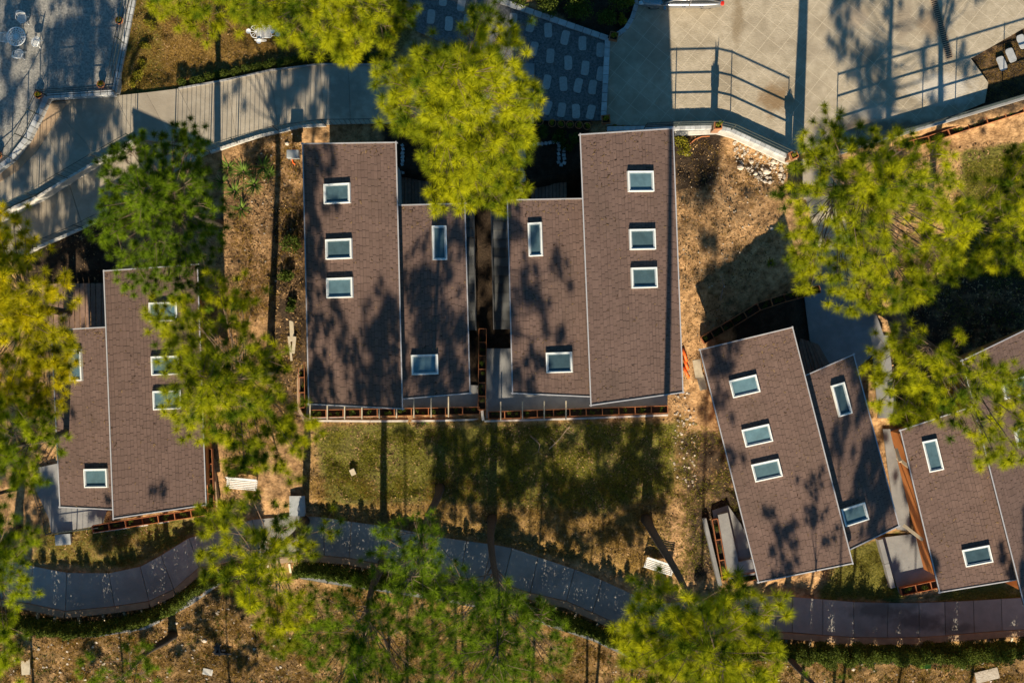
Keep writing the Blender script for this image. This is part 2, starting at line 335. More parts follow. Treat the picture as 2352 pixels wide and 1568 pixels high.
regions = [('dry', [(255, -80), (940, -80), (930, 70), (880, 150), (735, 150), (520, 185), (410, 205), (265, 215)], -.0, 1.0),
    ('dry', [(-100, 1405), (150, 1440), (350, 1420), (560, 1300), (760, 1310), (1300, 1420), (1480, 1490), (1800, 1480), (2452, 1470), (2452, 2300), (-100, 2300)], -5, .5),
    ('dry', [(690, 1090), (1540, 1120), (1500, 1330), (1100, 1240), (740, 1190)], -2.6, .6),
    ('dry', [(700, 970), (1560, 960), (1560, 1130), (700, 1130)], -2.2, .5),
    ('green', [(735, 995), (1545, 980), (1530, 1120), (1390, 1165), (1000, 1140), (760, 1145)], -2.2, .8), ('green', [(745, 1000), (930, 985), (960, 1130), (770, 1140)], -2.2, 1.1),
    ('green', [(2215, 370), (2500, 330), (2500, 640), (2225, 640)], -2, 1.2),
    ('green', [(90, 1225), (460, 1190), (420, 1235), (300, 1300), (80, 1290)], -3, .6), ('green', [(1930, 1280), (2060, 1230), (2070, 1375), (1900, 1370)], -3.6, .7),
    ('green', [(2170, 1355), (2440, 1330), (2440, 1375), (2170, 1380)], -4, .6), ('green', [(255, -60), (365, -60), (360, 210), (270, 210)], 0, .5),
    ('soil', [(2195, 150), (2500, 0), (2500, 200), (2190, 275)], 0, .62),
    ('soil', [(900, 288), (1335, 288), (1335, 470), (900, 470)], -1, 1.0), ('soil', [(60, 570), (250, 495), (250, 660), (60, 680)], -1.5, .9),
    ('soil', [(1690, 740), (1850, 670), (1870, 800), (1830, 830), (1700, 800)], -2.2, .9), ('soil', [(1040, 460), (1200, 460), (1200, 900), (1040, 900)], -1.5, 1.2),  # second patch: planting bed, widened to paint the gap's black shade
    ('soil', [(1160, -60), (1455, -60), (1440, 60), (1400, 85)], 0, 1), ('soil', [(1545, 300), (1640, 310), (1630, 420), (1560, 430)], -1, .75),
    ('soil', [(640, 480), (700, 480), (700, 960), (640, 960)], -1.5, .6), ('soil', [(520, 330), (690, 300), (690, 1150), (510, 1150)], -1.2, .38), ('soil', [(1560, 1000), (1700, 1000), (1740, 1280), (1600, 1330)], -2.8, .6),
    ('soil', [(2060, 560), (2352, 620), (2352, 800), (2100, 780)], -2.4, .6), ('soil', [(-60, 1450), (560, 1330), (690, 1340), (1480, 1500), (2420, 1490), (2420, 1640), (-60, 1640)], -5, .42), ('soil', [(700, 975), (1550, 965), (1540, 1260), (750, 1190)], -2.4, .3), ('soil', [(1990, 830), (2200, 760), (2200, 900), (2080, 960)], -3, .7)]  # first patch darkens the ground colour for shade under the right-hand pines
COLR = np.zeros(GX.shape + (4,)); COLR[..., 3] = 1
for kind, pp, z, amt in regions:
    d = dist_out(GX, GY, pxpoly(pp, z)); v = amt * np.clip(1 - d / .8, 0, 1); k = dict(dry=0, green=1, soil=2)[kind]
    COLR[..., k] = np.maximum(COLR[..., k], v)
far = (np.abs(GX) > 34) | (np.abs(GY) > 26.5); COLR[far, 0] = np.maximum(COLR[far, 0], .6)
ny, nx = GX.shape
vv = np.stack([GX, GY, GZ], -1).reshape(-1, 3); idx = np.arange(ny * nx).reshape(ny, nx)
fq = np.stack([idx[:-1, :-1], idx[:-1, 1:], idx[1:, 1:], idx[1:, :-1]], -1).reshape(-1, 4)
me = bpy.data.meshes.new('ground'); me.vertices.add(len(vv)); me.vertices.foreach_set('co', vv.reshape(-1).astype(np.float32))
me.loops.add(fq.size); me.loops.foreach_set('vertex_index', fq.reshape(-1).astype(np.int32)); me.polygons.add(len(fq))
me.polygons.foreach_set('loop_start', np.arange(0, fq.size, 4, dtype=np.int32)); me.polygons.foreach_set('loop_total', np.full(len(fq), 4, dtype=np.int32))
me.update(calc_edges=True); me.polygons.foreach_set('use_smooth', [True] * len(fq))
ca = me.color_attributes.new('cover', 'FLOAT_COLOR', 'POINT'); ca.data.foreach_set('color', COLR.reshape(-1).astype(np.float32))
def ground_mat():
    m = bpy.data.materials.new('hillside ground'); m.use_nodes = True; n = m.node_tree.nodes; L = m.node_tree.links
    p = n['Principled BSDF']; p.inputs['Roughness'].default_value = .97; p.inputs['Specular IOR Level'].default_value = .1
    tc = n.new('ShaderNodeTexCoord'); at = n.new('ShaderNodeAttribute'); at.attribute_name = 'cover'
    sp = n.new('ShaderNodeSeparateColor'); L.new(at.outputs['Color'], sp.inputs[0])
    def noise(s, d=6, r=.65):
        z = n.new('ShaderNodeTexNoise'); z.inputs['Scale'].default_value = s; z.inputs['Detail'].default_value = d; z.inputs['Roughness'].default_value = r
        L.new(tc.outputs['Object'], z.inputs['Vector']); return z.outputs['Fac']
    def ramp(f, stops):
        r = n.new('ShaderNodeValToRGB'); e = r.color_ramp.elements
        while len(e) < len(stops): e.new(.5)
        for i, (q, c) in enumerate(stops): e[i].position = q; e[i].color = (*c, 1)
        L.new(f, r.inputs['Fac']); return r.outputs['Color']
    f1 = noise(2.6, 9, .72); f2 = noise(9, 8, .7)
    dirt = ramp(f1, [(.30, (.11, .06, .03)), (.43, (.29, .17, .08)), (.57, (.52, .315, .155)), (.72, (.66, .44, .235))])
    dry = ramp(f2, [(.32, (.07, .04, .015)), (.5, (.21, .13, .04)), (.7, (.40, .26, .08))])
    grn = ramp(f2, [(.32, (.045, .045, .012)), (.5, (.125, .118, .025)), (.7, (.24, .205, .055))])
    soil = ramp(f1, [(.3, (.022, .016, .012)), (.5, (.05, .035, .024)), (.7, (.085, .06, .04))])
    col = dirt
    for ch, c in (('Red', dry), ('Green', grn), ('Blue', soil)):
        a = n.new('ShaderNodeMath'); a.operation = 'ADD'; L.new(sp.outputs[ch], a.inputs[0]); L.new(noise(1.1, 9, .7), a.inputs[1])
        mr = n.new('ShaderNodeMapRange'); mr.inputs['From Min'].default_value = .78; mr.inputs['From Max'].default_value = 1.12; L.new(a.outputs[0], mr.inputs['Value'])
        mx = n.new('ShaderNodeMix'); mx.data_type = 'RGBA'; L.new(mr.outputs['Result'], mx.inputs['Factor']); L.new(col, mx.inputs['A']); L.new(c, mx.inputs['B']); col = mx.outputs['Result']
    L.new(col, p.inputs['Base Color'])
    b = n.new('ShaderNodeBump'); b.inputs['Strength'].default_value = 1.0; b.inputs['Distance'].default_value = .16
    L.new(noise(7, 9, .75), b.inputs['Height']); L.new(b.outputs['Normal'], p.inputs['Normal'])
    return m
me.materials.append(ground_mat()); go = bpy.data.objects.new('ground', me); C.objects.link(go); tag(go, kind='structure')

# ------------------------------------------------------------------ paved surfaces (the setting)
def sheet(name, px, z, m, depth=.5):
    o = MB().prism(pxpoly(px, z), z - depth, z).build(name, m); return tag(o, kind='structure')
def slabs(name, quads, m, joint=.018, depth=.9, step=0.0):
    mb = MB()
    for k, (a, b, c, d) in enumerate(quads):
        mb.col = random.random(); e = ((d - a) + (c - b)) / 2; e.z = 0; e = e.normalized() * joint
        s = step * random.uniform(-1, 1)
        top = [a + e, b + e, c - e, d - e]; top = [Vector((p.x, p.y, p.z + s)) for p in top]
        area = sum(top[i - 1].x * top[i].y - top[i].x * top[i - 1].y for i in range(4))
        if area < 0: top.reverse()
        mb.hexa([Vector((p.x, p.y, p.z - depth)) for p in top], top)
    return tag(mb.build(name, m), kind='structure')
def subdiv(quads, length):
    out = []
    for a, b, c, d in quads:
        n = max(1, round(((d + c) / 2 - (a + b) / 2).length / length))
        for i in range(n):
            t0, t1 = i / n, (i + 1) / n
            out.append((a.lerp(d, t0), b.lerp(c, t0), b.lerp(c, t1), a.lerp(d, t1)))
    return out
sheet('patio', patio_px, .5, M['gravel'], .9)
sheet('gravel_yard', gravel_px, .05, M['dgravel'])
sheet('garden_slab', slab_px, .1, M['concrete2'])
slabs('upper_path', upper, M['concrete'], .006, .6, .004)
slabs('ramp_path', subdiv(lower, 2.2), M['concrete'], .010, .6, .02)
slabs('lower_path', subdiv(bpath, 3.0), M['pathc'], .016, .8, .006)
for k in ter_px: sheet({'b': 'terrace', 'c': 'terrace', 'a': 'terrace', 'd': 'terrace', 'e': 'terrace', 'dn': 'paved_yard', 'de': 'garden_path', 'eg': 'garden_path'}[k], ter_px[k], ter_z[k], M['concrete2'], .9)
slabs('garden_steps', subdiv(steps_r, .55), M['concrete'], .012, .7, .05)
sheet('landing', landing_px, -.3, M['concrete'], 1.0)
def stains_and_shade(m, lst, z=0):
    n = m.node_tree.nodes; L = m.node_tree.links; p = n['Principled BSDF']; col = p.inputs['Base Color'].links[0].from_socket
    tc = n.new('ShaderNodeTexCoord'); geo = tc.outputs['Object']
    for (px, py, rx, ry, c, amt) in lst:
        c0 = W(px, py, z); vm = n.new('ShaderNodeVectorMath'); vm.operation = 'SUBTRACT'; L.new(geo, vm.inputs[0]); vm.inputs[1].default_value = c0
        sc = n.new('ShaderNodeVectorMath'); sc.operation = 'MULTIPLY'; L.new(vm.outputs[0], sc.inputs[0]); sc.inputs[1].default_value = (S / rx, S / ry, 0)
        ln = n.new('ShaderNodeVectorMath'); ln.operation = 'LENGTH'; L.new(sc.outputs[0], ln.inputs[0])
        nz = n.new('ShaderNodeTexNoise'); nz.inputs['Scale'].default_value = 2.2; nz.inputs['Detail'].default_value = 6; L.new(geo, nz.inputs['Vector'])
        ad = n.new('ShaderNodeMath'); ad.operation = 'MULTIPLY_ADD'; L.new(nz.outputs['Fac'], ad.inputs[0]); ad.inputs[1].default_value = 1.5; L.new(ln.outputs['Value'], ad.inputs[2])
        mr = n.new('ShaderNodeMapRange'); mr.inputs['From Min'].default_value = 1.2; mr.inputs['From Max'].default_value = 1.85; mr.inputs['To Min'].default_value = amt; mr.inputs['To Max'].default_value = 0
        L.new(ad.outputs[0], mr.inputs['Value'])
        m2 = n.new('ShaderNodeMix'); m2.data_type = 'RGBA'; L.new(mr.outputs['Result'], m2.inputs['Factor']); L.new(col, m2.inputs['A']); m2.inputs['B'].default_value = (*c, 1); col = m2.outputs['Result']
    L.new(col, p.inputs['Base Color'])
def court_mat():
    m = mat('courtyard concrete', (.42, .36, .275), (.31, .262, .19), 2.4, .92, .5, 12, blotch=((.235, .195, .14), .5, .46, .72), detail=9)
    n = m.node_tree.nodes; L = m.node_tree.links; p = n['Principled BSDF']; src = p.inputs['Base Color'].links[0].from_socket
    tc = n.new('ShaderNodeTexCoord'); mp = n.new('ShaderNodeMapping'); mp.inputs['Rotation'].default_value = (0, 0, RAD(38.5)); mp.inputs['Location'].default_value = (.25, .1, 0)
    L.new(tc.outputs['Object'], mp.inputs['Vector'])
    br = n.new('ShaderNodeTexBrick'); br.offset = 0; br.inputs['Scale'].default_value = 1; br.inputs['Brick Width'].default_value = .86; br.inputs['Row Height'].default_value = .80
    br.inputs['Mortar Size'].default_value = .011; br.inputs['Mortar Smooth'].default_value = .3
    L.new(mp.outputs[0], br.inputs['Vector'])
    mx = n.new('ShaderNodeMix'); mx.data_type = 'RGBA'; L.new(br.outputs['Fac'], mx.inputs['Factor']); L.new(src, mx.inputs['A']); mx.inputs['B'].default_value = (.50, .43, .33, 1)
    L.new(mx.outputs['Result'], p.inputs['Base Color']); stains_and_shade(m, ((1778, 225, 40, 42, (.20, .125, .06), .8), (1695, 40, 16, 70, (.20, .15, .09), .7), (2140, 55, 40, 40, (.24, .17, .11), .6), (2075, 45, 26, 60, (.22, .175, .13), .6),  # last blob on this line paints a tree's shadow among the stains
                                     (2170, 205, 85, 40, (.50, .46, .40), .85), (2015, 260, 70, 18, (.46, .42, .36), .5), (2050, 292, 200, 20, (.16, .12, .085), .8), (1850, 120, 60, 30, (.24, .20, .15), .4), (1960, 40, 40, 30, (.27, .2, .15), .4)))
    return m
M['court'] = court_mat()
stains_and_shade(M['pathc'], ((2020, 1402, 90, 20, (.13, .125, .115), .85), (2110, 1428, 90, 22, (.12, .115, .11), .9), (2190, 1445, 70, 16, (.13, .125, .115), .8), (1260, 1320, 60, 30, (.20, .19, .18), .6), (330, 1340, 70, 30, (.2, .19, .18), .5), (800, 1240, 60, 30, (.2, .19, .18), .6)), -4)
stains_and_shade(M['concrete'], ((790, 220, 50, 60, (.22, .2, .165), .7), (600, 240, 40, 50, (.25, .22, .18), .6), (430, 270, 50, 30, (.24, .21, .17), .6), (190, 300, 60, 40, (.26, .22, .17), .5), (80, 400, 60, 40, (.2, .18, .15), .6)), 0)
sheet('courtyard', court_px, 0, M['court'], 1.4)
# worn cement apron between patio and path
tag(MB().prism(pxpoly([(112, 238), (152, 238), (120, 290), (85, 345), (40, 392), (-20, 430), (-20, 402), (30, 372), (64, 326), (92, 270)], .06), -.3, .035).build('cement_apron', M['tan']), kind='structure')

# ------------------------------------------------------------------ houses
def bil(c, u, v): return (c[0] * (1 - u) + c[1] * u) * (1 - v) + (c[3] * (1 - u) + c[2] * u) * v   # NW NE SE SW
def make_roof(root, c, low_side, seed, trims='nesw'):
    """c: four corners; low_side 'w' or 'e' is the eave the courses start from"""
    r = random.Random(seed)
    up = (c[1] - c[0]).cross(c[3] - c[0]).normalized(); up = up if up.z > 0 else -up
    mb = MB(); top = [c[3], c[2], c[1], c[0]]; dn = [p - Vector((0, 0, .13)) for p in top]
    N = 12; gv = [bil(c, i / N, j / N) for j in range(N + 1) for i in range(N + 1)]
    mb.add(gv, [(j * (N + 1) + i, (j + 1) * (N + 1) + i, (j + 1) * (N + 1) + i + 1, j * (N + 1) + i + 1) for j in range(N) for i in range(N)])
    mb.add([p - Vector((0, 0, .004)) for p in top] + dn, [(7, 6, 5, 4)] + [(i, 4 + i, 4 + (i + 1) % 4, (i + 1) % 4) for i in range(4)])
    roof = mb.build('roof', M['roofbase'], root)
    t = MB(); W_ = ((c[1] - c[0]).length + (c[2] - c[3]).length) / 2; Lh = ((c[3] - c[0]).length + (c[2] - c[1]).length) / 2
    nu = round(W_ / .165); tl = .36; nv = round(Lh / tl)
    for i in range(nu):
        u0, u1 = i / nu, (i + 1) / nu
        g = r.uniform(.004, .014) / W_
        ph = r.random()
        cuts = [0] + [(k + ph + r.uniform(-.12, .12)) / nv for k in range(nv)] + [1]
        for a, b in zip(cuts[:-1], cuts[1:]):
            if b - a < .0012: continue
            t.col = min(1, max(0, r.gauss(.5, .22))); e = r.uniform(.010, .030) / Lh; uu1 = u1 - g + r.uniform(-.004, .004) / W_
            lo, hi = r.uniform(.007, .014), .003
            h0, h1 = (lo, hi) if low_side == 'w' else (hi, lo)
            t.add([bil(c, u0, a + e) + up * h0, bil(c, u0, b) + up * h0, bil(c, uu1, b) + up * h1, bil(c, uu1, a + e) + up * h1], [(0, 1, 2, 3)])
    t.build('shingle_courses', M['shingle'], roof)
    f = MB(); q = dict(n=(0, 1), e=(1, 2), s=(2, 3), w=(3, 0))
    for s in trims:
        a, b = c[q[s][0]], c[q[s][1]]; o = Vector((0, 0, -.045)); d = (b - a).normalized(); n_ = d.cross(up).normalized() * .03
        f.beam(a + o + n_ - d * .03, b + o + n_ + d * .03, .055, .18)
    f.build('edge_trim', M['trim'], roof)
    return roof
def skylight(root, c, px, py, wd, ln, seed):
    """wd across the slope, ln along the ridge"""
    o = c[0]; up = ((c[1] - c[0]).cross(c[3] - c[0])).normalized(); up = up if up.z > 0 else -up
    d = W(px, py, 0) - Vector((0, 0, H)); cam_p = Vector((0, 0, H))
    # plane through the mid of the roof
    m = (c[0] + c[1] + c[2] + c[3]) / 4; t = (m - cam_p).dot(up) / d.dot(up); p = cam_p + d * t
    y = ((c[0] + c[1]) - (c[3] + c[2])).normalized(); x = y.cross(up).normalized(); y = up.cross(x).normalized()
    Mx = Matrix((x, y, up)).transposed()
    def box(mb, x0, x1, y0, y1, z0, z1):
        q = [p + x * a + y * b for a, b in ((x0, y0), (x1, y0), (x1, y1), (x0, y1))]
        mb.hexa([v + up * z0 for v in q], [v + up * z1 for v in q])
    def frame(mb, hx, hy, t, z0, z1):
        box(mb, -hx, hx, hy - t, hy, z0, z1); box(mb, -hx, hx, -hy, -hy + t, z0, z1)
        box(mb, -hx, -hx + t, -hy + t, hy - t, z0, z1); box(mb, hx - t, hx, -hy + t, hy - t, z0, z1)
    hx, hy = wd / 2, ln / 2
    a = MB(); frame(a, hx, hy, .058, -.06, .17); sk = a.build('skylight', M['skyframe'], root, bevel=.008)
    b = MB(); frame(b, hx - .060, hy - .060, .055, 0, .135); b.build('sash', M['sash'], sk)
    g = MB(); g.col = (seed * 7 + int(px) * 13 + int(py)) % 10 / 9; box(g, -hx + .117, hx - .117, -hy + .117, hy - .117, .03, .08); g.build('pane', M['pane'], sk)
    return sk
def roof_litter(root, c, seed):
    rg = np.random.default_rng(seed); up = (c[1] - c[0]).cross(c[3] - c[0]).normalized(); up = np.array(up if up.z > 0 else -up); n = 500
    u = rg.random(n); v = np.where(rg.random(n) < .35, rg.beta(1, 14, n), rg.random(n)); keep = smooth_noise(u * 9, v * 22, 1.2, seed) + rg.normal(0, .3, n) > .1; u, v = u[keep], v[keep]
    q = [np.array(p) for p in c]; p = (q[0] * (1 - u)[:, None] + q[1] * u[:, None]) * (1 - v)[:, None] + (q[3] * (1 - u)[:, None] + q[2] * u[:, None]) * v[:, None] + up * .024
    a = unit(np.cross(rg.normal(size=p.shape), up)); b = np.cross(a, up); l = rg.uniform(.02, .07, (len(p), 1)); w_ = rg.uniform(.008, .02, (len(p), 1))
    o = tri_mesh('pine_litter', np.stack([p - a * l - b * w_, p + a * l - b * w_, p + a * l + b * w_, p - a * l + b * w_], 1), rg.random(len(p)) * .6, M['litter'], root, np.array(worldloc(root)), 4); o['kind'] = 'stuff'
def make_house(name, label, big, zb, small, zs, gz, skb, sks, low_big, small_first, seed, wall_in=.45):
    """big/small: px corners NW NE SE SW; zb/zs: their heights; low_big: eave side of the big roof"""
    cb = [W(*p, z) for p, z in zip(big, zb)]; cs = [W(*p, z) for p, z in zip(small, zs)]
    # the small roof runs on under the edge of the big one
    if low_big == 'w':   # big roof west, ridge on its east side, small roof east
        for i, j in ((0, 1), (3, 2)): cs[i] = cs[i] + (cs[i] - cs[j]).normalized() * .5
    else:
        for i, j in ((1, 0), (2, 3)): cs[i] = cs[i] + (cs[i] - cs[j]).normalized() * .5
    ctr = (cb[0] + cb[1] + cb[2] + cb[3]) / 4
    root = empty(name, (ctr.x, ctr.y, gz)); tag(root, label, 'house')
    sm_low = 'e' if low_big == 'w' else 'w'
    def walls(c, side_ridge, deep):
        Lx = (c[1] - c[0]).length; Ly = (c[3] - c[0]).length; iw = deep / Lx; iv = deep / Ly; r_ = .45 / Lx
        u0, u1 = (iw, 1 - r_) if side_ridge == 'e' else (r_, 1 - iw)
        q = [bil(c, u0, 1 - iv), bil(c, u1, 1 - iv), bil(c, u1, iv), bil(c, u0, iv)]
        m_ = MB(); m_.hexa([Vector((v.x, v.y, gz - .5)) for v in q], [v - Vector((0, 0, .135)) for v in q])
        o = m_.build('wall', M['wall_grey' if seed in (20, 30) else 'wall'], root); return q
    qb = walls(cb, 'e' if low_big == 'w' else 'w', wall_in); qs = walls(cs, 'w' if low_big == 'w' else 'e', wall_in)
    # windows and a door in the gable walls
    for q, n_ in ((qb, 2), (qs, 1)):
        a, b = q[0], q[1]; d = (b - a); d.z = 0; out = Vector((d.y, -d.x, 0)).normalized()
        for k in range(n_):
            m_ = a.lerp(b, (k + .5) / n_); base = Vector((m_.x, m_.y, gz + 1.0)); dn = d.normalized(); hw = d.length / n_ * .3
            fr = MB()
            for s_ in (-1, 1): fr.beam(base + dn * hw * s_ + out * .03, base + dn * hw * s_ + out * .03 + Vector((0, 0, 1.4)), .08, .1)
            for z_ in (0, 1.4): fr.beam(base - dn * (hw + .04) + out * .03 + Vector((0, 0, z_)), base + dn * (hw + .04) + out * .03 + Vector((0, 0, z_)), .1, .08)
            wn = fr.build('window', M['skyframe'], root)
            MB().beam(base - dn * hw + out * .01 + Vector((0, 0, .7)), base + dn * hw + out * .01 + Vector((0, 0, .7)), .03, 1.36).build('pane', M['pane'], wn)
    make_roof(root, cb, low_big, seed); make_roof(root, cs, sm_low, seed + 1, 'nes' if low_big == 'w' else 'nsw')
    roof_litter(root, cb, seed + 5); roof_litter(root, cs, seed + 6)
    f = (H - zb[0]) / H / S; ny = {10: 44, 20: 46, 30: 48, 40: 41, 50: 41}[seed]
    for x, y in skb: skylight(root, cb, x, y, 64 * f, ny * f, seed)
    (vx, vy), (hx_, hy_) = sks
    skylight(root, cs, vx, vy, 34 * f, (79 if seed in (20, 30) else 74) * f, seed); skylight(root, cs, hx_, hy_, 63 * f, ny * f, seed)
    return root, cb, cs
HOUSES = {}
HOUSES['A'] = make_house('house', 'brown-roofed house at the far left with yellow pine branches over its roof', [(237, 621), (455, 606), (475, 1160), (259, 1192)], (4.6, 3.4, 3.4, 4.6),
    [(117, 757), (240, 750), (257, 1171), (137, 1165)], (2.7, 3.7, 3.7, 2.7), -1.4, [(374, 716), (379, 839), (383, 918)], [(176, 838), (223, 1097)], 'e', True, 10, .75)
HOUSES['B'] = make_house('house', 'brown-roofed house in the middle left whose roofs lie mostly in tree shade', [(694, 329), (911, 326), (926, 940), (708, 929)], (6.2, 7.5, 7.5, 6.2),
    [(915, 470), (1069, 466), (1081, 904), (926, 917)], (6.6, 5.6, 5.6, 6.6), -1.6, [(776, 445), (780, 572), (782, 661)], [(1008, 558), (974, 837)], 'w', False, 20)
HOUSES['C'] = make_house('house', 'sunlit brown-roofed house in the middle right, just left of the bare dirt plot', [(1331, 308), (1547, 294), (1570, 902), (1356, 932)], (7.5, 6.2, 6.2, 7.5),
    [(1164, 458), (1333, 455), (1353, 912), (1176, 904)], (5.6, 6.6, 6.6, 5.6), -1.6, [(1470, 417), (1474, 550), (1478, 638)], [(1231, 550), (1286, 832)], 'e', True, 30)
HOUSES['D'] = make_house('house', 'tilted brown-roofed house right of centre, its small roof in deep shade', [(1606, 802), (1821, 750), (1960, 1294), (1741, 1338)], (1.7, 2.9, 2.9, 1.7),
    [(1851, 860), (1961, 812), (2066, 1208), (1954, 1262)], (2.2, 1.4, 1.4, 2.2), -2.6, [(1711, 886), (1740, 999), (1762, 1079)], [(1931, 917), (1961, 1181)], 'w', False, 40, .6)
HOUSES['E'] = make_house('house', 'brown-roofed house cut off by the right edge of the photo, orange wall showing', [(2208, 827), (2425, 722), (2565, 1320), (2352, 1392)], (2.6, 1.5, 1.5, 2.6),
    [(2066, 987), (2236, 931), (2334, 1332), (2157, 1361)], (.9, 1.8, 1.8, .9), -2.6, [(2330, 890), (2360, 1000), (2385, 1090)], [(2143, 1045), (2245, 1275)], 'e', True, 50, .5)

# ------------------------------------------------------------------ walls, kerbs, fences
def block_wall(name, label, cat, px, z0, z1, width, bl, m, gap=.012, zs=None, group=None):
    mb = MB(); pts = [W(*p, z1 if zs is None else zs[i]) for i, p in enumerate(px)]
    for i in range(len(pts) - 1):
        a, b = pts[i], pts[i + 1]; n = max(1, round((b - a).xy.length / bl)); d = b - a; dn = Vector((d.x, d.y, 0)).normalized(); s = Vector((-dn.y, dn.x, 0)) * width / 2
        for k in range(n):
            p = a + d * (k / n) + dn * gap; q = a + d * ((k + 1) / n) - dn * gap
            j = random.uniform(-.006, .006); mb.col = random.random(); zt = Vector((0, 0, j)); bt = Vector((0, 0, -(z1 - z0)))
            mb.hexa([p - s + bt, q - s + bt, q + s + bt, p + s + bt], [p - s + zt, q - s + zt, q + s + zt, p + s + zt])
    o = mb.build(name, m); return tag(o, label, cat, group)
block_wall('paver_kerb', 'pale paver kerb along the gravel patio edge at top left', 'kerb', [(311, -40), (305, 0), (285, 100), (262, 212), (107, 221), (88, 263), (60, 318), (25, 363), (-20, 398)], -.1, .62, .25, .36, M['paver'])
block_wall('paver_kerb', 'pale paver kerb with square planters round the stepping stone garden', 'kerb', [(1090, -40), (1150, 2), (1396, 88), (1386, 276)], -.3, .2, .28, .45, M['paver'])
block_wall('paver_kerb', 'short curved paver kerb round the dark bush by the car', 'kerb', [(1410, 84), (1437, 66), (1452, 42), (1462, 10), (1468, -30)], -.3, .15, .22, .4, M['paver'])
block_wall('parapet_wall', 'low wall capped with pale pavers along the courtyard drop', 'wall', [(1395, 296), (1550, 293), (1645, 290), (1680, 298), (1815, 360)], -1.6, .5, .24, .28, M['paver'], .004)
block_wall('ledge', 'white ledge below the fenced parapet beside the dirt plot', 'ledge', [(1550, 307), (1645, 303), (1684, 313), (1812, 374)], -1.4, .05, .20, 3, M['white'], .002)
block_wall('parapet_wall', 'dark low wall between the courtyard and the orange planters at right', 'wall', [(1925, 350), (2047, 312), (2200, 268), (2420, 202)], -1.8, .5, .22, 1.6, M['concrete2'], .003)
block_wall('coping_wall', 'white coping wall between the upper path and the lower ramp', 'wall', [(-40, 520), (25, 479), (85, 452), (155, 409), (230, 365), (311, 319)], -1.4, .24, .12, 2.5, M['white'], .002)
block_wall('coping_wall', 'white coping wall on the downhill edge of the path by the first house', 'wall', [(482, 349), (545, 328), (600, 311), (640, 302), (690, 290), (748, 287)], -1.2, .14, .14, 2.5, M['white'], .002)
block_wall('coping_wall', 'white coping at the bottom edge of the shaded lower ramp', 'wall', [(60, 583), (85, 568), (190, 523), (255, 491), (330, 442)], -2.0, -.9, .14, 2.5, M['white'], .002)
block_wall('coping_wall', 'thin concrete edge between the long path and the dark hedge bed', 'wall', [(410, 203), (520, 183), (620, 161), (735, 147), (870, 148)], -.6, .16, .08, 3, M['concrete2'], .002)
def railing(name, label, px, z, h, rails, post, m, rod=None, r=.032, rodr=.012, group=None, zs=None):
    pts = [W(*p, z if zs is None else zs[i]) for i, p in enumerate(px)]
    root = empty(name, pts[0]); tag(root, label, 'fence', group)
    for hh in rails:
        MB().tube([p + Vector((0, 0, hh)) for p in pts], r, 6).build('rail', m, root)
    rd = MB()
    for i in range(len(pts) - 1):
        a, b = pts[i], pts[i + 1]; n = max(1, round((b - a).length / post))
        for k in range(n + (1 if i == len(pts) - 2 else 0)):
            p = a.lerp(b, k / n); MB().tube([p - Vector((0, 0, .3)), p + Vector((0, 0, h))], .03, 6).build('post', m, root)
        if rod:
            n = max(1, round((b - a).length / rod))
            for k in range(n):
                p = a.lerp(b, (k + .5) / n); rd.tube([p, p + Vector((0, 0, h))], rodr, 4)
    if rod: rd.build('rods', m, root)
    return root
railing('metal_fence', 'dark rail fence on the parapet beside the dirt plot', [(1480, 295), (1552, 292), (1645, 290), (1680, 298), (1812, 359)], .5, 1.75, (.5, 1.05, 1.7), 2.7, M['railm'])
railing('metal_fence', 'dark rail fence on the wall above the orange planters', [(1925, 350), (2047, 312), (2200, 268), (2420, 202)], .5, 1.75, (.5, 1.1, 1.7), 2.2, M['railm'])
railing('metal_fence', 'thin dark fence on the patio kerb facing the lawn and path', [(311, -40), (305, 0), (285, 100), (264, 211), (107, 220)], .62, 1.75, (.1, .65, 1.2, 1.72), 2.6, M['railm'], None, .022)
railing('metal_fence', 'thin dark fence on the curved patio kerb at the left edge', [(107, 220), (88, 263), (60, 318), (25, 363), (-20, 398)], .62, 1.75, (.65, 1.72), 2.0, M['railm'], None, .02)
railing('metal_fence', 'rod fence along the white coping of the upper path', [(25, 479), (85, 452), (155, 409), (230, 365), (311, 319)], .24, 1.9, (1.85,), 2.2, M['railm'], .25, .016, .011)
railing('metal_fence', 'rod fence along the path edge above the tall leafy plants', [(400, 334), (482, 349), (545, 328), (640, 302), (748, 287), (870, 286)], .14, 1.9, (1.85,), 2.4, M['railm'], .25, .016, .011)
railing('metal_fence', 'rod fence at the bottom edge of the shaded lower ramp', [(85, 568), (190, 523), (255, 491), (330, 442)], -.9, 1.7, (1.65,), 2.4, M['railm'], .3, .016, .01)
def wire_fence(label, px, post=1.9, h=1.9):
    pts = [G(*p) for p in px]; root = empty('wire_fence', pts[0]); tag(root, label, 'fence')
    wr = MB()
    for i in range(len(pts) - 1):
        a, b = pts[i], pts[i + 1]; n = max(1, round((b - a).length / post))
        for k in range(n):
            p = a.lerp(b, k / n); p.z = float(hz(p.x, p.y)); MB().tube([p - Vector((0, 0, .2)), p + Vector((0, 0, h))], .035, 6).build('post', M['fencem'], root)
        for hh in (.15, .5, .85, 1.2, 1.55, 1.85): wr.tube([a + Vector((0, 0, hh)), b + Vector((0, 0, hh))], .009, 4)
    wr.build('wires', M['fencem'], root)
wire_fence('green wire fence curving below the left end of the bottom path', [(-60, 1425), (25, 1430), (143, 1443), (213, 1450), (336, 1430), (436, 1375), (505, 1325), (560, 1312)])
wire_fence('green wire fence under the pines at the bottom centre', [(690, 1314), (761, 1326), (855, 1340), (985, 1360), (1075, 1376), (1180, 1395), (1289, 1432), (1360, 1456), (1443, 1495)])
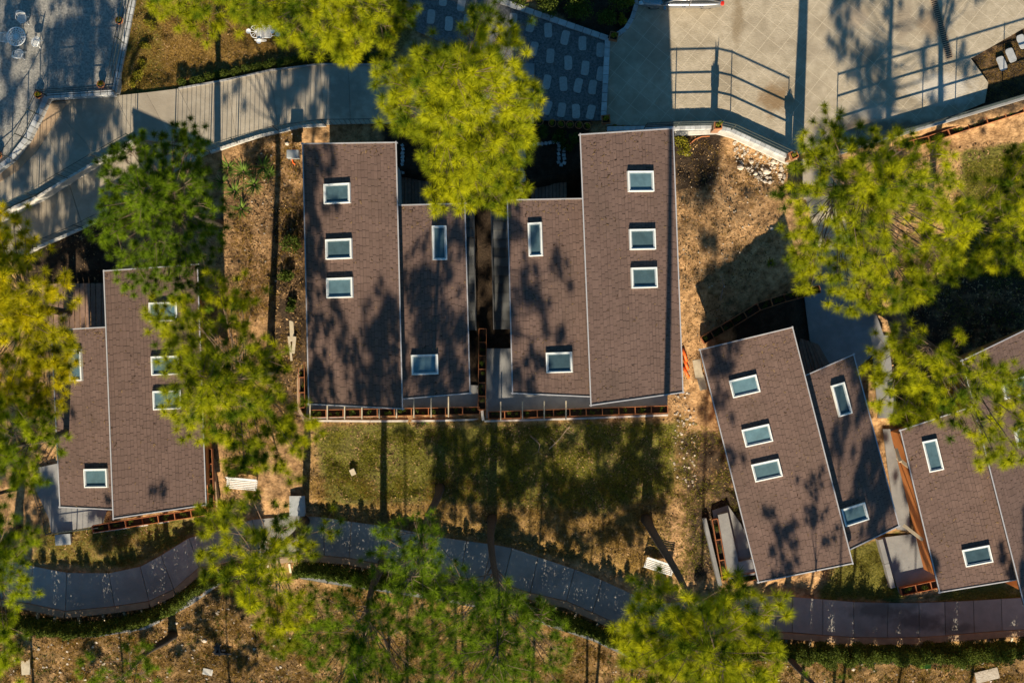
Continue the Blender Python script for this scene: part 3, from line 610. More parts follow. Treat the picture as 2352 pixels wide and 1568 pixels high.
wire_fence('green wire fence along the bottom right of the hillside', [(1560, 1505), (1784, 1497), (1914, 1503), (2064, 1508), (2200, 1496), (2420, 1476)])
def pipe_line(label, px, lift, r, m=None, name='white_pipe', cat='pipe'):
    pts = [G(a, b, lift) for a, b in px]; o = MB().tube(pts, r, 8).build(name, m or M['white'], smooth=True); return tag(o, label, cat)
pipe_line('white water pipe along the hedge bottom at lower left', [(25, 1426), (143, 1438), (213, 1444), (336, 1424), (436, 1369), (505, 1319), (560, 1306)], .25, .05)
pipe_line('white water pipe half hidden by pines at the bottom centre', [(690, 1310), (761, 1322), (855, 1337), (985, 1356), (1075, 1371), (1180, 1390), (1289, 1428), (1360, 1451), (1443, 1490)], .25, .05)
pipe_line('white water pipe beside the cypress row at the bottom right', [(1784, 1492), (1914, 1498), (2064, 1503), (2200, 1491), (2420, 1470)], .25, .045)
def stone_wall(label, px):
    zs = [G(a, b).z + .12 for a, b in px]; block_wall('stone_wall', label, 'wall', px, -.6, .0, .28, .55, M['concrete2'], .01, zs)
stone_wall('low pale block wall under the wire fence at lower left', [(213, 1458), (336, 1438), (436, 1384), (505, 1334), (560, 1320)])
stone_wall('low pale block wall under the wire fence at the bottom centre', [(690, 1322), (761, 1334), (855, 1349), (985, 1368), (1075, 1385), (1180, 1404), (1289, 1441), (1360, 1464), (1443, 1503)])
# retaining wall along the south edge of the lower path, with little buttresses
def retaining(label, secs):
    pts = [W(*s[1], s[2]) for s in secs]; root = empty('retaining_wall', pts[0]); tag(root, label, 'wall')
    mb = MB(); ribs = []
    for i in range(len(pts) - 1):
        a, b = pts[i], pts[i + 1]; d = (b - a); dn = Vector((d.x, d.y, 0)).normalized(); s = Vector((dn.y, -dn.x, 0))
        if s.y > 0: s = -s
        d2 = Vector((0, 0, -1.6)); u = Vector((0, 0, .13)); q = [a + s * .01, a + s * .34, b + s * .34, b + s * .01]
        if (q[1] - q[0]).cross(q[2] - q[1]).z < 0: q.reverse()
        mb.hexa([v + d2 for v in q], [v + u for v in q])
        n = max(1, round(d.length / 1.15))
        for k in range(n):
            p = a.lerp(b, (k + .5) / n); ribs.append((p, s, dn))
    mb.build('coping', M['tan'], root)
    for p, s, dn in ribs[:95]:
        MB().beam(p + s * .345 + Vector((0, 0, -.06)), p + s * .88 + Vector((0, 0, -.35)), .11, .3).build('buttress', M['cream'], root)
    return root
retaining('tan retaining wall along the curved left end of the bottom path', [((x0), (x1), z) for x0, x1, z in [((0, 0), (-70, 1372), -3.3), ((0, 0), (5, 1376), -3.3), ((0, 0), (70, 1386), -3.3), ((0, 0), (150, 1403), -3.3), ((0, 0), (263, 1392), -3.3), ((0, 0), (342, 1380), -3.3), ((0, 0), (399, 1353), -3.25), ((0, 0), (457, 1303), -3.2), ((0, 0), (590, 1281), -3.2)]])
retaining('tan retaining wall below the shaded middle of the bottom path', [((0, 0), p, z) for p, z in [((590, 1281), -3.2), ((688, 1275), -3.2), ((745, 1276), -3.2), ((802, 1281), -3.25), ((870, 1295), -3.3), ((985, 1313), -3.35), ((1057, 1326), -3.4), ((1156, 1341), -3.45), ((1218, 1361), -3.5), ((1301, 1380), -3.55), ((1361, 1406), -3.6), ((1440, 1443), -3.7), ((1500, 1461), -3.8)]])
retaining('tan retaining wall at the right end of the bottom path', [((0, 0), p, z) for p, z in [((1500, 1461), -3.8), ((1610, 1461), -3.95), ((1695, 1453), -4.05), ((1780, 1450), -4.1), ((1890, 1458), -4.2), ((1961, 1463), -4.25), ((2038, 1464), -4.25), ((2111, 1463), -4.3), ((2238, 1453), -4.3), ((2302, 1448), -4.35), ((2430, 1441), -4.35)]])

# ------------------------------------------------------------------ foliage builders
def needles(rg, cen, axis, k, ln, wd, bias=.45):
    """starburst tufts: k needles on every tuft centre; returns (n,3,3)"""
    n = len(cen); d = rg.normal(size=(n, k, 3)); d = unit(unit(d) + axis[:, None, :] * bias)
    L = rg.uniform(.7, 1.1, (n, k, 1)) * ln
    s = unit(np.cross(d, rg.normal(size=(n, k, 3)))) * wd / 2
    b = cen[:, None, :] + d * .015 - axis[:, None, :] * rg.uniform(0, .10, (n, k, 1))
    tip = b + d * L; tip[..., 2] -= L[..., 0] * .08
    return np.stack([b - s, b + s, tip], 2).reshape(-1, 3, 3)
def twig_prisms(a, b, r0, r1):
    """(n,3) start/end -> quads of 3-sided prisms"""
    d = unit(b - a); u = unit(np.cross(d, np.array([.3, .2, .93]))); v = np.cross(d, u); q = []
    for k in range(3):
        t0, t1 = 2.094 * k, 2.094 * (k + 1); e0 = u * math.cos(t0) + v * math.sin(t0); e1 = u * math.cos(t1) + v * math.sin(t1)
        q.append(np.stack([a + e0 * r0, a + e1 * r0, b + e1 * r1, b + e0 * r1], 1))
    return np.concatenate(q)
def pine(name, label, poly, z0, z1, m, seed, base=None, dens=1.0, tufts=6, k=215, nl=.40, nw=.0115, spread=.55, trunk=.2, clump=75, gz=None, lowlimb=.5, shrink=11, group=None):
    rg = np.random.default_rng(seed); P = np.array(poly, float)
    cen = P.mean(0); P = cen + (P - cen) * (1 - shrink / np.linalg.norm(P - cen, axis=1, keepdims=True)); zm = (z0 + z1) / 2
    A = 0.5 * abs(sum(P[i - 1][0] * P[i][1] - P[i][0] * P[i - 1][1] for i in range(len(P))))
    nlimb = int(A / clump ** 2 * 4.4 * dens)
    # limb tips: rejection sampled in the crown outline, kept apart
    tips = []; tries = 0
    lo, hi = P.min(0), P.max(0); mind = clump * .30
    while len(tips) < nlimb and tries < nlimb * 60:
        tries += 1; q = rg.uniform(lo, hi)
        if not inside(np.array([q[0]]), np.array([q[1]]), P)[0]: continue
        if dist_out(np.array([q[0]]), np.array([q[1]]), [tuple(x) for x in P[::1]])[0] > 0: continue
        if any((q[0] - t[0]) ** 2 + (q[1] - t[1]) ** 2 < mind ** 2 for t in tips) and rg.random() < .85: continue
        tips.append(q)
    ax = W(cen[0], cen[1], zm)
    if base is None: bx, by = ax.x, ax.y; bp = Vector((bx, by, float(hz(bx, by))))
    else: bp = G(*base)
    if gz is not None: bp.z = gz
    top = Vector((ax.x * .8 + bp.x * .2, ax.y * .8 + bp.y * .2, z1 - 1.2))
    R = max(math.sqrt(A / math.pi) / S * (H - zm) / H, 1.2)
    def trunk_at(z):
        t = min(1, max(0, (z - bp.z) / (top.z - bp.z))); wob = math.sin(t * 5 + seed) * .18 * t * (1 - t) * 4
        return bp.lerp(top, t) + Vector((wob, -wob * .6, 0))
    pts = []
    for q in tips:
        best = None; zs = rg.uniform(z0, z1, 9); ws = []
        for z in zs:
            p = W(q[0], q[1], z); a = trunk_at(z); d = (p - a).xy.length; t = (z - z0) / max(z1 - z0, .1)
            ws.append(math.exp(-((d / R - (1.0 - .85 * t)) / .3) ** 2) + 1e-5)
        z = rg.choice(zs, p=np.array(ws) / sum(ws)); pts.append(W(q[0], q[1], z))
    for _ in range(max(6, int(nlimb * .16))):     # the leader is hidden in foliage too
        z = z1 - rg.uniform(-.4, (z1 - z0) * .4); a = trunk_at(min(z, top.z)); e = rg.normal(0, .38, 2); pts.append(Vector((a.x + e[0], a.y + e[1], z + .35)))
    root = empty(name, bp); tag(root, label, 'tree', group)
    tm = MB(); zz = np.linspace(bp.z - .2, top.z, 12)
    tm.tube([trunk_at(z) if z > bp.z else bp + Vector((0, 0, -.3)) for z in zz], [trunk * (1.15 - .95 * i / 11) if i else trunk * 1.5 for i in range(12)], 10)
    tm.build('trunk', M['bark'], root, smooth=True)
    lm = MB(); TA = []; TB = []; cens = []; axs = []; tint = []
    for p in pts:
        hd = (p - trunk_at(p.z)).xy.length; zs_ = max(bp.z + (z0 - bp.z) * .6, p.z - hd * lowlimb - .5); zs_ = min(zs_, top.z - .2)
        a = trunk_at(zs_); mid = a.lerp(p, .55) + Vector((rg.normal(0, .12), rg.normal(0, .12), -.05 * hd)); r = .012 + .008 * hd
        lm.tube([a, a.lerp(mid, .5), mid, p], [r, r * .8, r * .55, .012], 5)
        n = max(4, int(tufts * rg.uniform(.7, 1.35))); out = (p - trunk_at(p.z)); out.z = 0
        out = np.array(out.normalized() if out.length > .05 else (0, 0, 1))
        o = rg.normal(size=(n, 3)) * np.array([spread, spread, spread * .42]) * .62 + out * .12; c0 = np.array(p)
        c = c0 + o; axd = unit(unit(o) * .55 + out * .35 + np.array([0, 0, .75]))
        TA.append(c0 - out * spread * rg.uniform(.2, .6, (n, 1)) + o * .15); TB.append(c); cens.append(c); axs.append(axd)
        tint.append(np.clip(rg.normal(.5, .26) + rg.normal(0, .18, n), 0, 1))
    TA = np.concatenate(TA); TB = np.concatenate(TB); cens = np.concatenate(cens); axs = np.concatenate(axs); tint = np.concatenate(tint)
    off = np.array(bp)
    tw = twig_prisms(TA, TB, .012, .006); 
    for q in tw: lm.add(q, [(0, 1, 2, 3)])
    lm.build('branches', M['twig'], root)
    V = needles(rg, cens, axs, k, nl, nw)
    tt = np.clip(np.repeat(tint, k) + rg.normal(0, .1, len(V)), 0, 1)
    tri_mesh('crown', V, tt, M[m], root, off)
    return root
def leaf_cloud(rg, cen, rad, n, size, thin=.5):
    """leaf quads through an ellipsoid's volume"""
    d = unit(rg.normal(size=(n, 3))) * (rg.random((n, 1)) ** .45); c = np.array(cen) + d * np.array(rad)
    a = unit(rg.normal(size=(n, 3))); b = unit(np.cross(a, rg.normal(size=(n, 3)))); s = rg.uniform(.6, 1.2, (n, 1)) * size
    return np.stack([c - a * s, c - b * s * thin, c + a * s, c + b * s * thin], 1)
def shrub(name, label, blobs, m, seed, size=.07, dens=420, cat='shrub', group=None, lift=0):
    """blobs: (px, py, radius m, height m)"""
    rg = np.random.default_rng(seed); g0 = G(*blobs[0][:2], lift); root = empty(name, g0); tag(root, label, cat, group); V = []
    st = MB()
    for px, py, r, h in blobs:
        g = G(px, py, lift)
        for _ in range(max(3, int(6 * r / .4))):
            q = rg.uniform(-1, 1, 2) * r * .6; V.append(leaf_cloud(rg, (g.x + q[0], g.y + q[1], g.z + h * rg.uniform(.35, .75)), (r * .6, r * .6, h * .38), int(dens * r / 4 + 40), size))
        for _ in range(4):
            q = rg.uniform(-1, 1, 2) * r * .5; st.tube([g, g + Vector((q[0], q[1], h * .7))], [.02, .006], 4)
    V = np.concatenate(V); st.build('stems', M['twig'], root)
    tri_mesh('foliage', V, np.clip(rg.normal(.5, .25, len(V)), 0, 1), M[m], root, np.array(g0), 4); return root
def blades(name, poly, n, ln, wd, m, seed, lean=.6, per=5, mask=None, lift=0.0):
    rg = np.random.default_rng(seed); P = np.array(poly, float); lo, hi = P.min(0), P.max(0)
    q = rg.uniform(lo, hi, (int(n * 1.6), 2)); q = q[inside(q[:, 0], q[:, 1], P)]
    if mask: q = q[smooth_noise(q[:, 0] / 40, q[:, 1] / 40, 1.8, mask) + rg.normal(0, .22, len(q)) > -.05]
    b = Gn(q[:, 0], q[:, 1]); b[:, 2] += lift; b = np.repeat(b, per, 0) + rg.normal(0, .035, (len(b) * per, 3)) * np.array([1, 1, 0])
    d = unit(rg.normal(size=(len(b), 3)) * np.array([lean, lean, .15]) + np.array([0, 0, 1])); L = rg.uniform(.5, 1.2, (len(b), 1)) * ln
    s = unit(np.cross(d, rg.normal(size=b.shape))) * wd / 2
    V = np.stack([b - s, b + s, b + d * L], 1)
    tt = np.clip(np.repeat(rg.random(len(q)), per) * .7 + rg.random(len(V)) * .3, 0, 1)
    o = tri_mesh(name, V, tt, M[m]); return tag(o, kind='stuff')

# ------------------------------------------------------------------ grass and ground cover
LAWN = [(262, 212), (318, -40), (940, -40), (930, 70), (870, 146), (735, 146), (520, 182), (410, 200)]
blades('lawn_grass', LAWN, 26000, .07, .014, 'grass_d', 11, .9, 4)
blades('ground_cover', [(735, 990), (1545, 975), (1530, 1115), (1390, 1165), (1000, 1140), (760, 1150)], 19000, .10, .03, 'grass_g', 12, 1.1, 4, mask=4)
blades('dry_grass', [(700, 1095), (1540, 1110), (1480, 1320), (1100, 1235), (745, 1183)], 12000, .15, .016, 'grass_d', 13, .7, 4, mask=6)
blades('dry_grass', [(-40, 1445), (150, 1455), (350, 1440), (560, 1330), (900, 1360), (1300, 1450), (1480, 1505), (2400, 1495), (2400, 1640), (-40, 1640)], 34000, .16, .017, 'grass_d', 14, .8, 6, mask=8)
blades('lawn_grass', [(2215, 375), (2440, 330), (2440, 640), (2230, 635)], 9000, .10, .02, 'grass_g', 15, .9, 4)
blades('lawn_grass', [(90, 1228), (460, 1192), (430, 1232), (300, 1300), (80, 1292)], 5000, .08, .014, 'grass_d', 16, .9, 4)
blades('lawn_grass', [(1905, 1350), (1960, 1290), (2060, 1230), (2060, 1370), (2170, 1362), (2400, 1340), (2400, 1372), (1905, 1374)], 6000, .08, .014, 'grass_g', 17, .9, 4)
blades('weeds', [(560, 330), (690, 300), (690, 950), (520, 1150), (520, 640)], 5000, .16, .022, 'grass_d', 18, .9, 4, mask=3)
blades('weeds', [(1560, 310), (1810, 370), (1780, 560), (1640, 760), (1575, 780)], 2600, .09, .018, 'grass_d', 19, .9, 4, mask=5)
blades('lawn_grass', [(2240, 140), (2360, 70), (2360, 215), (2210, 260)], 2200, .06, .014, 'grass_d', 20, .9, 4)
blades('weeds', [(1560, 960), (1700, 1000), (1740, 1330), (1500, 1340), (1500, 1120)], 5000, .12, .02, 'grass_g', 21, .9, 4, mask=7)
blades('weeds', [(2080, 600), (2352, 640), (2352, 780), (2000, 960), (2060, 800)], 3000, .12, .02, 'grass_g', 22, .9, 4, mask=9)
def litter(poly, n, size, seed):
    rg = np.random.default_rng(seed); P = np.array(poly, float); q = rg.uniform(P.min(0), P.max(0), (int(n * 1.7), 2)); q = q[inside(q[:, 0], q[:, 1], P)]
    q = q[smooth_noise(q[:, 0] / 30, q[:, 1] / 30, 1.6, seed) + rg.normal(0, .3, len(q)) > -.15]
    c = Gn(q[:, 0], q[:, 1]); c[:, 2] += .02; a = unit(rg.normal(size=c.shape) * np.array([1, 1, .35])); b = unit(np.cross(a, rg.normal(size=c.shape) * np.array([.4, .4, 1]))); s_ = (rg.random((len(c), 1)) ** 2 * 1.6 + .5) * size
    V = np.stack([c - a * s_, c - b * s_ * .45, c + a * s_, c + b * s_ * .45], 1)
    return tag(tri_mesh('leaf_litter', V, rg.random(len(V)) ** 1.3, M['litter'], None, None, 4), kind='stuff')
litter([(540, 300), (695, 290), (695, 960), (520, 1180), (480, 700)], 9000, .045, 41)
litter([(1560, 300), (1815, 370), (1790, 560), (1640, 780), (1560, 960), (1720, 1100), (1740, 1340), (1500, 1360), (1540, 980)], 12000, .04, 42)
litter([(-40, 1445), (560, 1330), (900, 1360), (1480, 1505), (2400, 1495), (2400, 1640), (-40, 1640)], 30000, .055, 43)
litter([(690, 965), (1545, 960), (1530, 1330), (1100, 1240), (700, 1180)], 12000, .045, 44)
litter([(1990, 380), (2400, 300), (2400, 800), (2000, 960)], 9000, .05, 45)
litter([(60, 560), (250, 490), (560, 640), (540, 1180), (90, 1300)], 8000, .045, 46)
litter([(270, 212), (330, -40), (940, -40), (880, 150), (520, 185)], 7000, .035, 47)
blades('dry_scrub', [(-40, 1460), (150, 1468), (350, 1455), (560, 1345), (900, 1375), (1300, 1470), (1480, 1515), (2400, 1505), (2400, 1640), (-40, 1640)], 3800, .36, .02, 'grass_d', 51, 1.0, 9, mask=12)
blades('green_scrub', [(-40, 1460), (350, 1455), (560, 1345), (900, 1375), (1480, 1515), (2400, 1505), (2400, 1640), (-40, 1640)], 1500, .30, .03, 'leaf_d', 52, 1.1, 9, mask=15)
def rubble(poly, n, lo, hi, seed, m='rock'):
    rg = np.random.default_rng(seed); P = np.array(poly, float); q = rg.uniform(P.min(0), P.max(0), (n * 2, 2)); q = q[inside(q[:, 0], q[:, 1], P)][:n]
    b = Gn(q[:, 0], q[:, 1]); mb = MB()
    for p in b:
        r = lo + (hi - lo) * rg.random() ** 2.5; mb.col = rg.random(); k = 5
        ring0 = [(p[0] + r * rg.uniform(.7, 1.2) * math.cos(6.283 * i / k), p[1] + r * rg.uniform(.6, 1.1) * math.sin(6.283 * i / k), p[2] - .02) for i in range(k)]
        ring1 = [(p[0] + (x - p[0]) * rg.uniform(.5, .85), p[1] + (y - p[1]) * rg.uniform(.5, .85), p[2] + r * rg.uniform(.5, .9)) for x, y, _ in ring0]
        mb.hexa(ring0, ring1)
    return tag(mb.build('rubble', M[m]), kind='stuff')
rubble([(1680, 310), (1812, 372), (1800, 420), (1740, 420), (1690, 370)], 260, .03, .14, 31)
rubble([(560, 320), (690, 300), (690, 620), (560, 700)], 120, .02, .07, 32)
rubble([(1560, 320), (1780, 420), (1640, 760), (1575, 780)], 200, .015, .06, 33)
rubble([(-20, 1450), (330, 1450), (560, 1345), (690, 1340), (690, 1600), (-20, 1600)], 500, .02, .11, 34)
rubble([(1400, 1500), (2400, 1495), (2400, 1600), (1400, 1600)], 320, .02, .10, 35)
rubble([(1550, 900), (1600, 900), (1600, 1130), (1545, 1100)], 160, .02, .10, 36)

# ------------------------------------------------------------------ stepping stones
def stone(px, py, label, seed, z=.05, rz=0, m='stone', wd=.47, ln=.76):
    r = random.Random(seed); g = W(px, py, z); pts = []
    for i in range(28):
        t = 2 * math.pi * i / 28; c, s = math.cos(t), math.sin(t)
        x = wd / 2 * math.copysign(abs(c) ** .55, c); y = ln / 2 * math.copysign(abs(s) ** .55, s)
        x *= .86 + .16 * abs(y / (ln / 2)) ** 2; x += .012 * math.sin(y * 7 + seed)
        x, y = x * math.cos(rz) - y * math.sin(rz), x * math.sin(rz) + y * math.cos(rz)
        pts.append((g.x + x, g.y + y))
    mb = MB(); mb.col = r.random(); o = mb.prism(pts, z - .03, z + .035).build('stepping_stone', M[m], bevel=.012)
    return tag(o, label, 'stepping stone', 'stepping stones in gravel and lawn')
rows = [[(955, 23), (990, 39), (1031, 55), (1073, 50)], [(1018, -2), (1060, 10)], [(1178, 47), (1219, 58), (1259, 70), (1298, 87), (1338, 100), (1379, 115)], [(1186, 100), (1226, 113), (1264, 129), (1305, 145), (1344, 157), (1380, 170)],
        [(1256, 189), (1294, 193), (1328, 197), (1361, 201)], [(1257, 248), (1290, 253), (1323, 256), (1357, 258)]]
rn = ['garden row beside the pine branches', 'topmost garden row', 'row nearest the slanting paver kerb', 'second row down from the slanting kerb', 'second lowest row by the straight kerb', 'lowest row above the terracotta pots']
on = ['first', 'second', 'third', 'fourth', 'fifth', 'sixth']
for ri, row in enumerate(rows):
    for i, (x, y) in enumerate(row):
        stone(x, y, f'wavy grey stepping stone, {on[i]} from left in the {rn[ri]}', ri * 10 + i, .05, RAD(random.uniform(-10, 10) - 8))
for i, (x, y) in enumerate([(2301, 146), (2322, 127), (2347, 96)]):
    stone(x, y, f'pale stepping stone on the shaded right lawn, {on[i]} from the left', 90 + i, .04, RAD(20), 'paver')
for i, (x, y) in enumerate([(1199, 358), (1197, 403), (1190, 432)]):
    g = G(x, y); stone(x, y, f'grey stepping stone in the dark courtyard bed, {on[i]} from the top', 95 + i, g.z + .02, .2)

# ------------------------------------------------------------------ planters, pots, plants
def planter(label, px, z, wd=.38, cell=.87, ht=.42, side=1):
    pts = [W(*p, z) if z is not None else G(*p) for p in px]; root = empty('brick_planter', pts[0]); tag(root, label, 'planter', 'terracotta planter troughs')
    fr = MB(); so_ = MB(); V = []; rg = np.random.default_rng(abs(hash(px[0])) % 9999)
    for i in range(len(pts) - 1):
        a, b = pts[i], pts[i + 1]; d = b - a; dn = d.normalized(); s = Vector((-dn.y, dn.x, 0)).normalized() * wd / 2; h = Vector((0, 0, ht / 2))
        for q in (-1, 1): fr.beam(a + s * q + h, b + s * q + h, .024, ht)
        n = max(1, round(d.length / cell))
        for k in range(n + 1):
            p = a.lerp(b, k / n); e = s * (1 - .04 / wd)
            fr.beam(p - e + h - Vector((0, 0, .003)), p + e + h - Vector((0, 0, .003)), .036, ht)
        for k in range(n):
            p = a.lerp(b, k / n); q = a.lerp(b, (k + 1) / n); e = s * (1 - .05 / wd); g = dn * .037
            c = [p - e + g, q - e - g, q + e - g, p + e + g]
            if (c[1] - c[0]).cross(c[2] - c[1]).z < 0: c.reverse()
            so_.hexa(c, [v + Vector((0, 0, ht * .55)) for v in c])
            m_ = (p + q) / 2
            for _ in range(rg.integers(2, 6)):
                o = dn * rg.uniform(-.22, .22) + s * rg.uniform(-.7, .7); V.append(leaf_cloud(rg, (m_.x + o.x, m_.y + o.y, m_.z + ht * .78), (.11, .11, .13), 34, .035))
    fr.build('trough', M['terracotta'], root); so_.build('soil', M['soil'], root)
    if V:
        V = np.concatenate(V); tri_mesh('plants', V, rg.random(len(V)), M['leaf'], root, np.array(pts[0]), 4)
    return root
planter('terracotta planter row in front of the middle left house', [(712, 949), (1102, 942)], -1.75)
planter('terracotta planter row in front of the sunlit middle right house', [(1122, 953), (1532, 939)], -1.75)
planter('narrow terracotta planter running down between the two middle houses', [(1107, 940), (1109, 755)], -1.7, .4, .7)
planter('terracotta planter along the left side of the middle left house', [(696, 935), (693, 728)], -1.8, .3, .75)
planter('terracotta planter row in front of the far left house', [(217, 1213), (330, 1195), (480, 1172)], -2.3)
planter('terracotta planter along the right side of the far left house', [(489, 1165), (483, 1030)], -1.2, .3, .7)
planter('curved terracotta planter above the tilted house', [(1612, 782), (1680, 742), (1740, 705), (1800, 685), (1880, 664)], -.6, .4, .7)
planter('terracotta planter on the bank below the courtyard fence at right', [(2060, 340), (2130, 322), (2220, 292), (2345, 253)], -.7, .34, .9)
planter('terracotta planter below the patio of the tilted house', [(1668, 1332), (1740, 1318)], -3.1, .4, .8)
planter('dark narrow planter at the left of the tilted house patio', [(1640, 1190), (1664, 1330)], -3.1, .3, 1.1)
planter('bright terracotta planter at the foot of the right-hand house', [(2066, 1356), (2168, 1334)], -3.5, .42, .8)
def beams(label, px0, px1, n, z, ln):
    a, b = W(*px0, z), W(*px1, z); root = empty('planter_trellis', a); tag(root, label, 'trellis')
    for k in range(n):
        p = a.lerp(b, k / (n - 1)); MB().beam(p + Vector((0, ln / 2, 0)), p - Vector((0, ln / 2, 0)), .06, .07).build('beam', M['cream'], root)
        MB().beam(p - Vector((0, ln / 2 - .06, .046)), p - Vector((0, ln / 2 - .06, .75)), .05, .05).build('post', M['cream'], root)
beams('pale short beams over the planters of the middle left house', (712, 940), (1030, 934), 9, -.9, 1.1)
beams('pale short beams over the planters of the sunlit middle right house', (1150, 944), (1300, 942), 4, -.9, 1.0)
def make_pot(kind):
    root = empty('flower_pot', (0, 0, 0)); h = .32
    if kind == 'round':
        MB().lathe((0, 0, 0), [(.12, 0), (.19, h * .85), (.21, h * .85), (.21, h), (.175, h), (.165, h * .8)], 18).build('pot', M['terracotta'], root, smooth=False)
        MB().lathe((0, 0, 0), [(.15, h * .7), (.166, h * .82)], 16).build('soil', M['soil'], root)
    else:
        b = MB(); s = .2
        for q in ((-1, 0), (1, 0)): b.box((q[0] * (s - .02), 0, h / 2), .04, 2 * s, h)
        for q in (-1, 1): b.box((0, q * (s - .02), h / 2), 2 * s - .08, .04, h - .004)
        b.build('pot', M['terracotta'], root); MB().box((0, 0, h * .4), 2 * s - .085, 2 * s - .085, h * .8 - .01).build('soil', M['soil'], root)
    rg = np.random.default_rng(5); V = np.concatenate([leaf_cloud(rg, (rg.uniform(-.06, .06), rg.uniform(-.06, .06), h + .08), (.12, .12, .14), 40, .045) for _ in range(4)])
    tri_mesh('plant', V, rg.random(len(V)), M['leaf_y'], root, None, 4); return root
protos = {}
def place_pot(kind, p, label, rz=0, sc=1):
    if kind not in protos: protos[kind] = o = make_pot(kind)
    else: o = copy_tree(protos[kind])
    o.location = p; o.rotation_euler = (0, 0, rz); o.scale = (sc, sc, sc)
    tag(o, label, 'flower pot', 'terracotta pots'); return o
place_pot('round', W(277, 50, .5), 'round terracotta pot on the patio beside the upper lawn')
place_pot('round', W(235, 196, .5), 'round terracotta pot with yellow plant at the patio corner')
place_pot('round', W(92, 220, .5), 'round terracotta pot where the patio kerb starts to curve')
place_pot('round', W(0, 358, .5), 'round terracotta pot cut by the left photo edge')
for i, (x, y, s) in enumerate([(1239, 281, 1), (1268, 285, 1), (1289, 287, 1), (1309, 288, 1), (1329, 289, 1), (1348, 292, 1), (1411, 294, .8), (1430, 296, .8), (1452, 297, .8)]):
    o9 = (on + ['seventh', 'eighth', 'ninth'])[i]
    place_pot('round', G(x, y) + Vector((0, 0, .02)), f'terracotta pot in the row below the gravel garden, {o9} from left', i, s)
place_pot('square', W(1409, 86, .2), 'square terracotta planter at the top corner of the kerb', RAD(-12), 1.1)
place_pot('square', W(1391, 276, .2), 'square terracotta planter at the bottom corner of the kerb', RAD(5), 1.1)
def pillar(px, py, h, label, seed):
    g = W(px, py, 1.4); g.z = .30; root = empty('brick_pillar', g); tag(root, label, 'pillar')
    MB().box((g.x, g.y, g.z + h / 2 - .4), .36, .36, h + .8).build('shaft', M['brick'], root); MB().box((g.x, g.y, g.z + h + .03), .42, .42, .07).build('cap', M['tan'], root)
    return g + Vector((0, 0, h + .065))
pt1 = pillar(1648, 289, 1.0, 'brown brick pillar at the bend of the courtyard fence', 1); place_pot('square', pt1, 'square planter with yellow plant on the bend pillar', .05, 1.0)
pt2 = pillar(1822, 357, 1.0, 'brown brick pillar at the lower end of the courtyard fence', 2); place_pot('square', pt2, 'square planter on the pillar by the big pine', .4, 1.0)
def cactus(g, label, seed, h=1.0):
    r = random.Random(seed); root = empty('cactus', g); tag(root, label, 'cactus'); mb = MB()
    for k in range(5):
        a = r.uniform(0, 6.28); l = h * r.uniform(.5, 1); mb.tube([g, g + Vector((.06 * math.cos(a), .06 * math.sin(a), l * .5)), g + Vector((.1 * math.cos(a), .1 * math.sin(a), l))], [.035, .045, .01], 7)
    mb.build('stems', M['leaf'], root, smooth=True); return root
cactus(pt1 + Vector((.05, .05, .16)), 'slim green cactus standing in the bend pillar planter', 3, 1.1)
def fountain_plant(label, px, py, n, ln, m, seed, wd=.05, name='leafy_plant'):
    rg = np.random.default_rng(seed); g = np.array(G(px, py)); V = []; tt = []
    for _ in range(n):
        a = rg.uniform(0, 6.28); d = np.array([math.cos(a), math.sin(a), 0]); s = np.array([-d[1], d[0], 0]) * wd / 2; L = ln * rg.uniform(.6, 1.1); p = g + d * .04; prev = None; up = rg.uniform(.5, 1.3); c = rg.random()
        for k in range(5):
            t = k / 4; q = p + d * L * t * .75 + np.array([0, 0, up * L * (t - .62 * t * t)]); w_ = s * (1 - t ** 2) * 1.0
            if prev is not None: V.append([prev[0] - prev[1], prev[0] + prev[1], q + w_, q - w_]); tt.append(c)
            prev = (q, w_)
    root = empty(name, g); tag(root, label, 'plant'); tri_mesh('leaves', np.array(V), tt, M[m], root, g, 4)
    MB().tube([Vector(g), Vector(g) + Vector((0, 0, .2))], [.05, .03], 6).build('stem', M['twig'], root); return root
lp = ['at the upper left', 'in the middle', 'at the upper right', 'at the lower left', 'at the lower right', 'nearest the dirt path', 'lowest on the bank', 'beside the dark pine']
for i, (x, y, n, L) in enumerate([(525, 385, 40, .9), (560, 395, 46, 1.0), (605, 385, 44, .95), (540, 440, 40, .9), (585, 425, 44, .9), (620, 400, 30, .7), (555, 480, 34, .8), (510, 420, 34, .8)]):
    fountain_plant(f'tall green blade-leaved plant {lp[i]} of the clump below the path', x, y, n, L, 'leaf_b', 60 + i)
fountain_plant('small bright plant by the bottom planter of the middle left house', 976, 972, 16, .4, 'leaf_b', 71, .04)
fountain_plant('small yellow green plant below the sunlit house planter', 1352, 972, 16, .35, 'leaf_y', 72, .04)
fountain_plant('yellow green weed on the bare dirt plot', 1770, 604, 26, .4, 'leaf_y', 73, .05)
fountain_plant('dark fern between the two middle roofs', 1120, 468, 30, .7, 'leaf', 74, .06)
shrub('shrub', 'dark rounded bush in the bed by the car', [(1200, -10, .7, .9), (1260, 10, .7, .9), (1330, 20, .8, 1.0), (1395, 40, .6, .8), (1420, 5, .7, 1.1)], 'leaf_d', 81)
shrub('shrub', 'yellow green bush at the courtyard edge by the car', [(1440, 15, .35, .7), (1432, 45, .3, .5)], 'leaf_y', 82, .06)
shrub('shrub', 'yellow flowering bush at the right top corner of the sunlit house', [(1562, 325, .35, .6), (1570, 345, .35, .5)], 'leaf_y', 83, .06)
shrub('shrub', 'dark ferny bed below the row of terracotta pots', [(1240, 305, .4, .5), (1280, 312, .45, .5), (1320, 315, .4, .5), (1300, 335, .35, .4)], 'leaf', 84, .06)
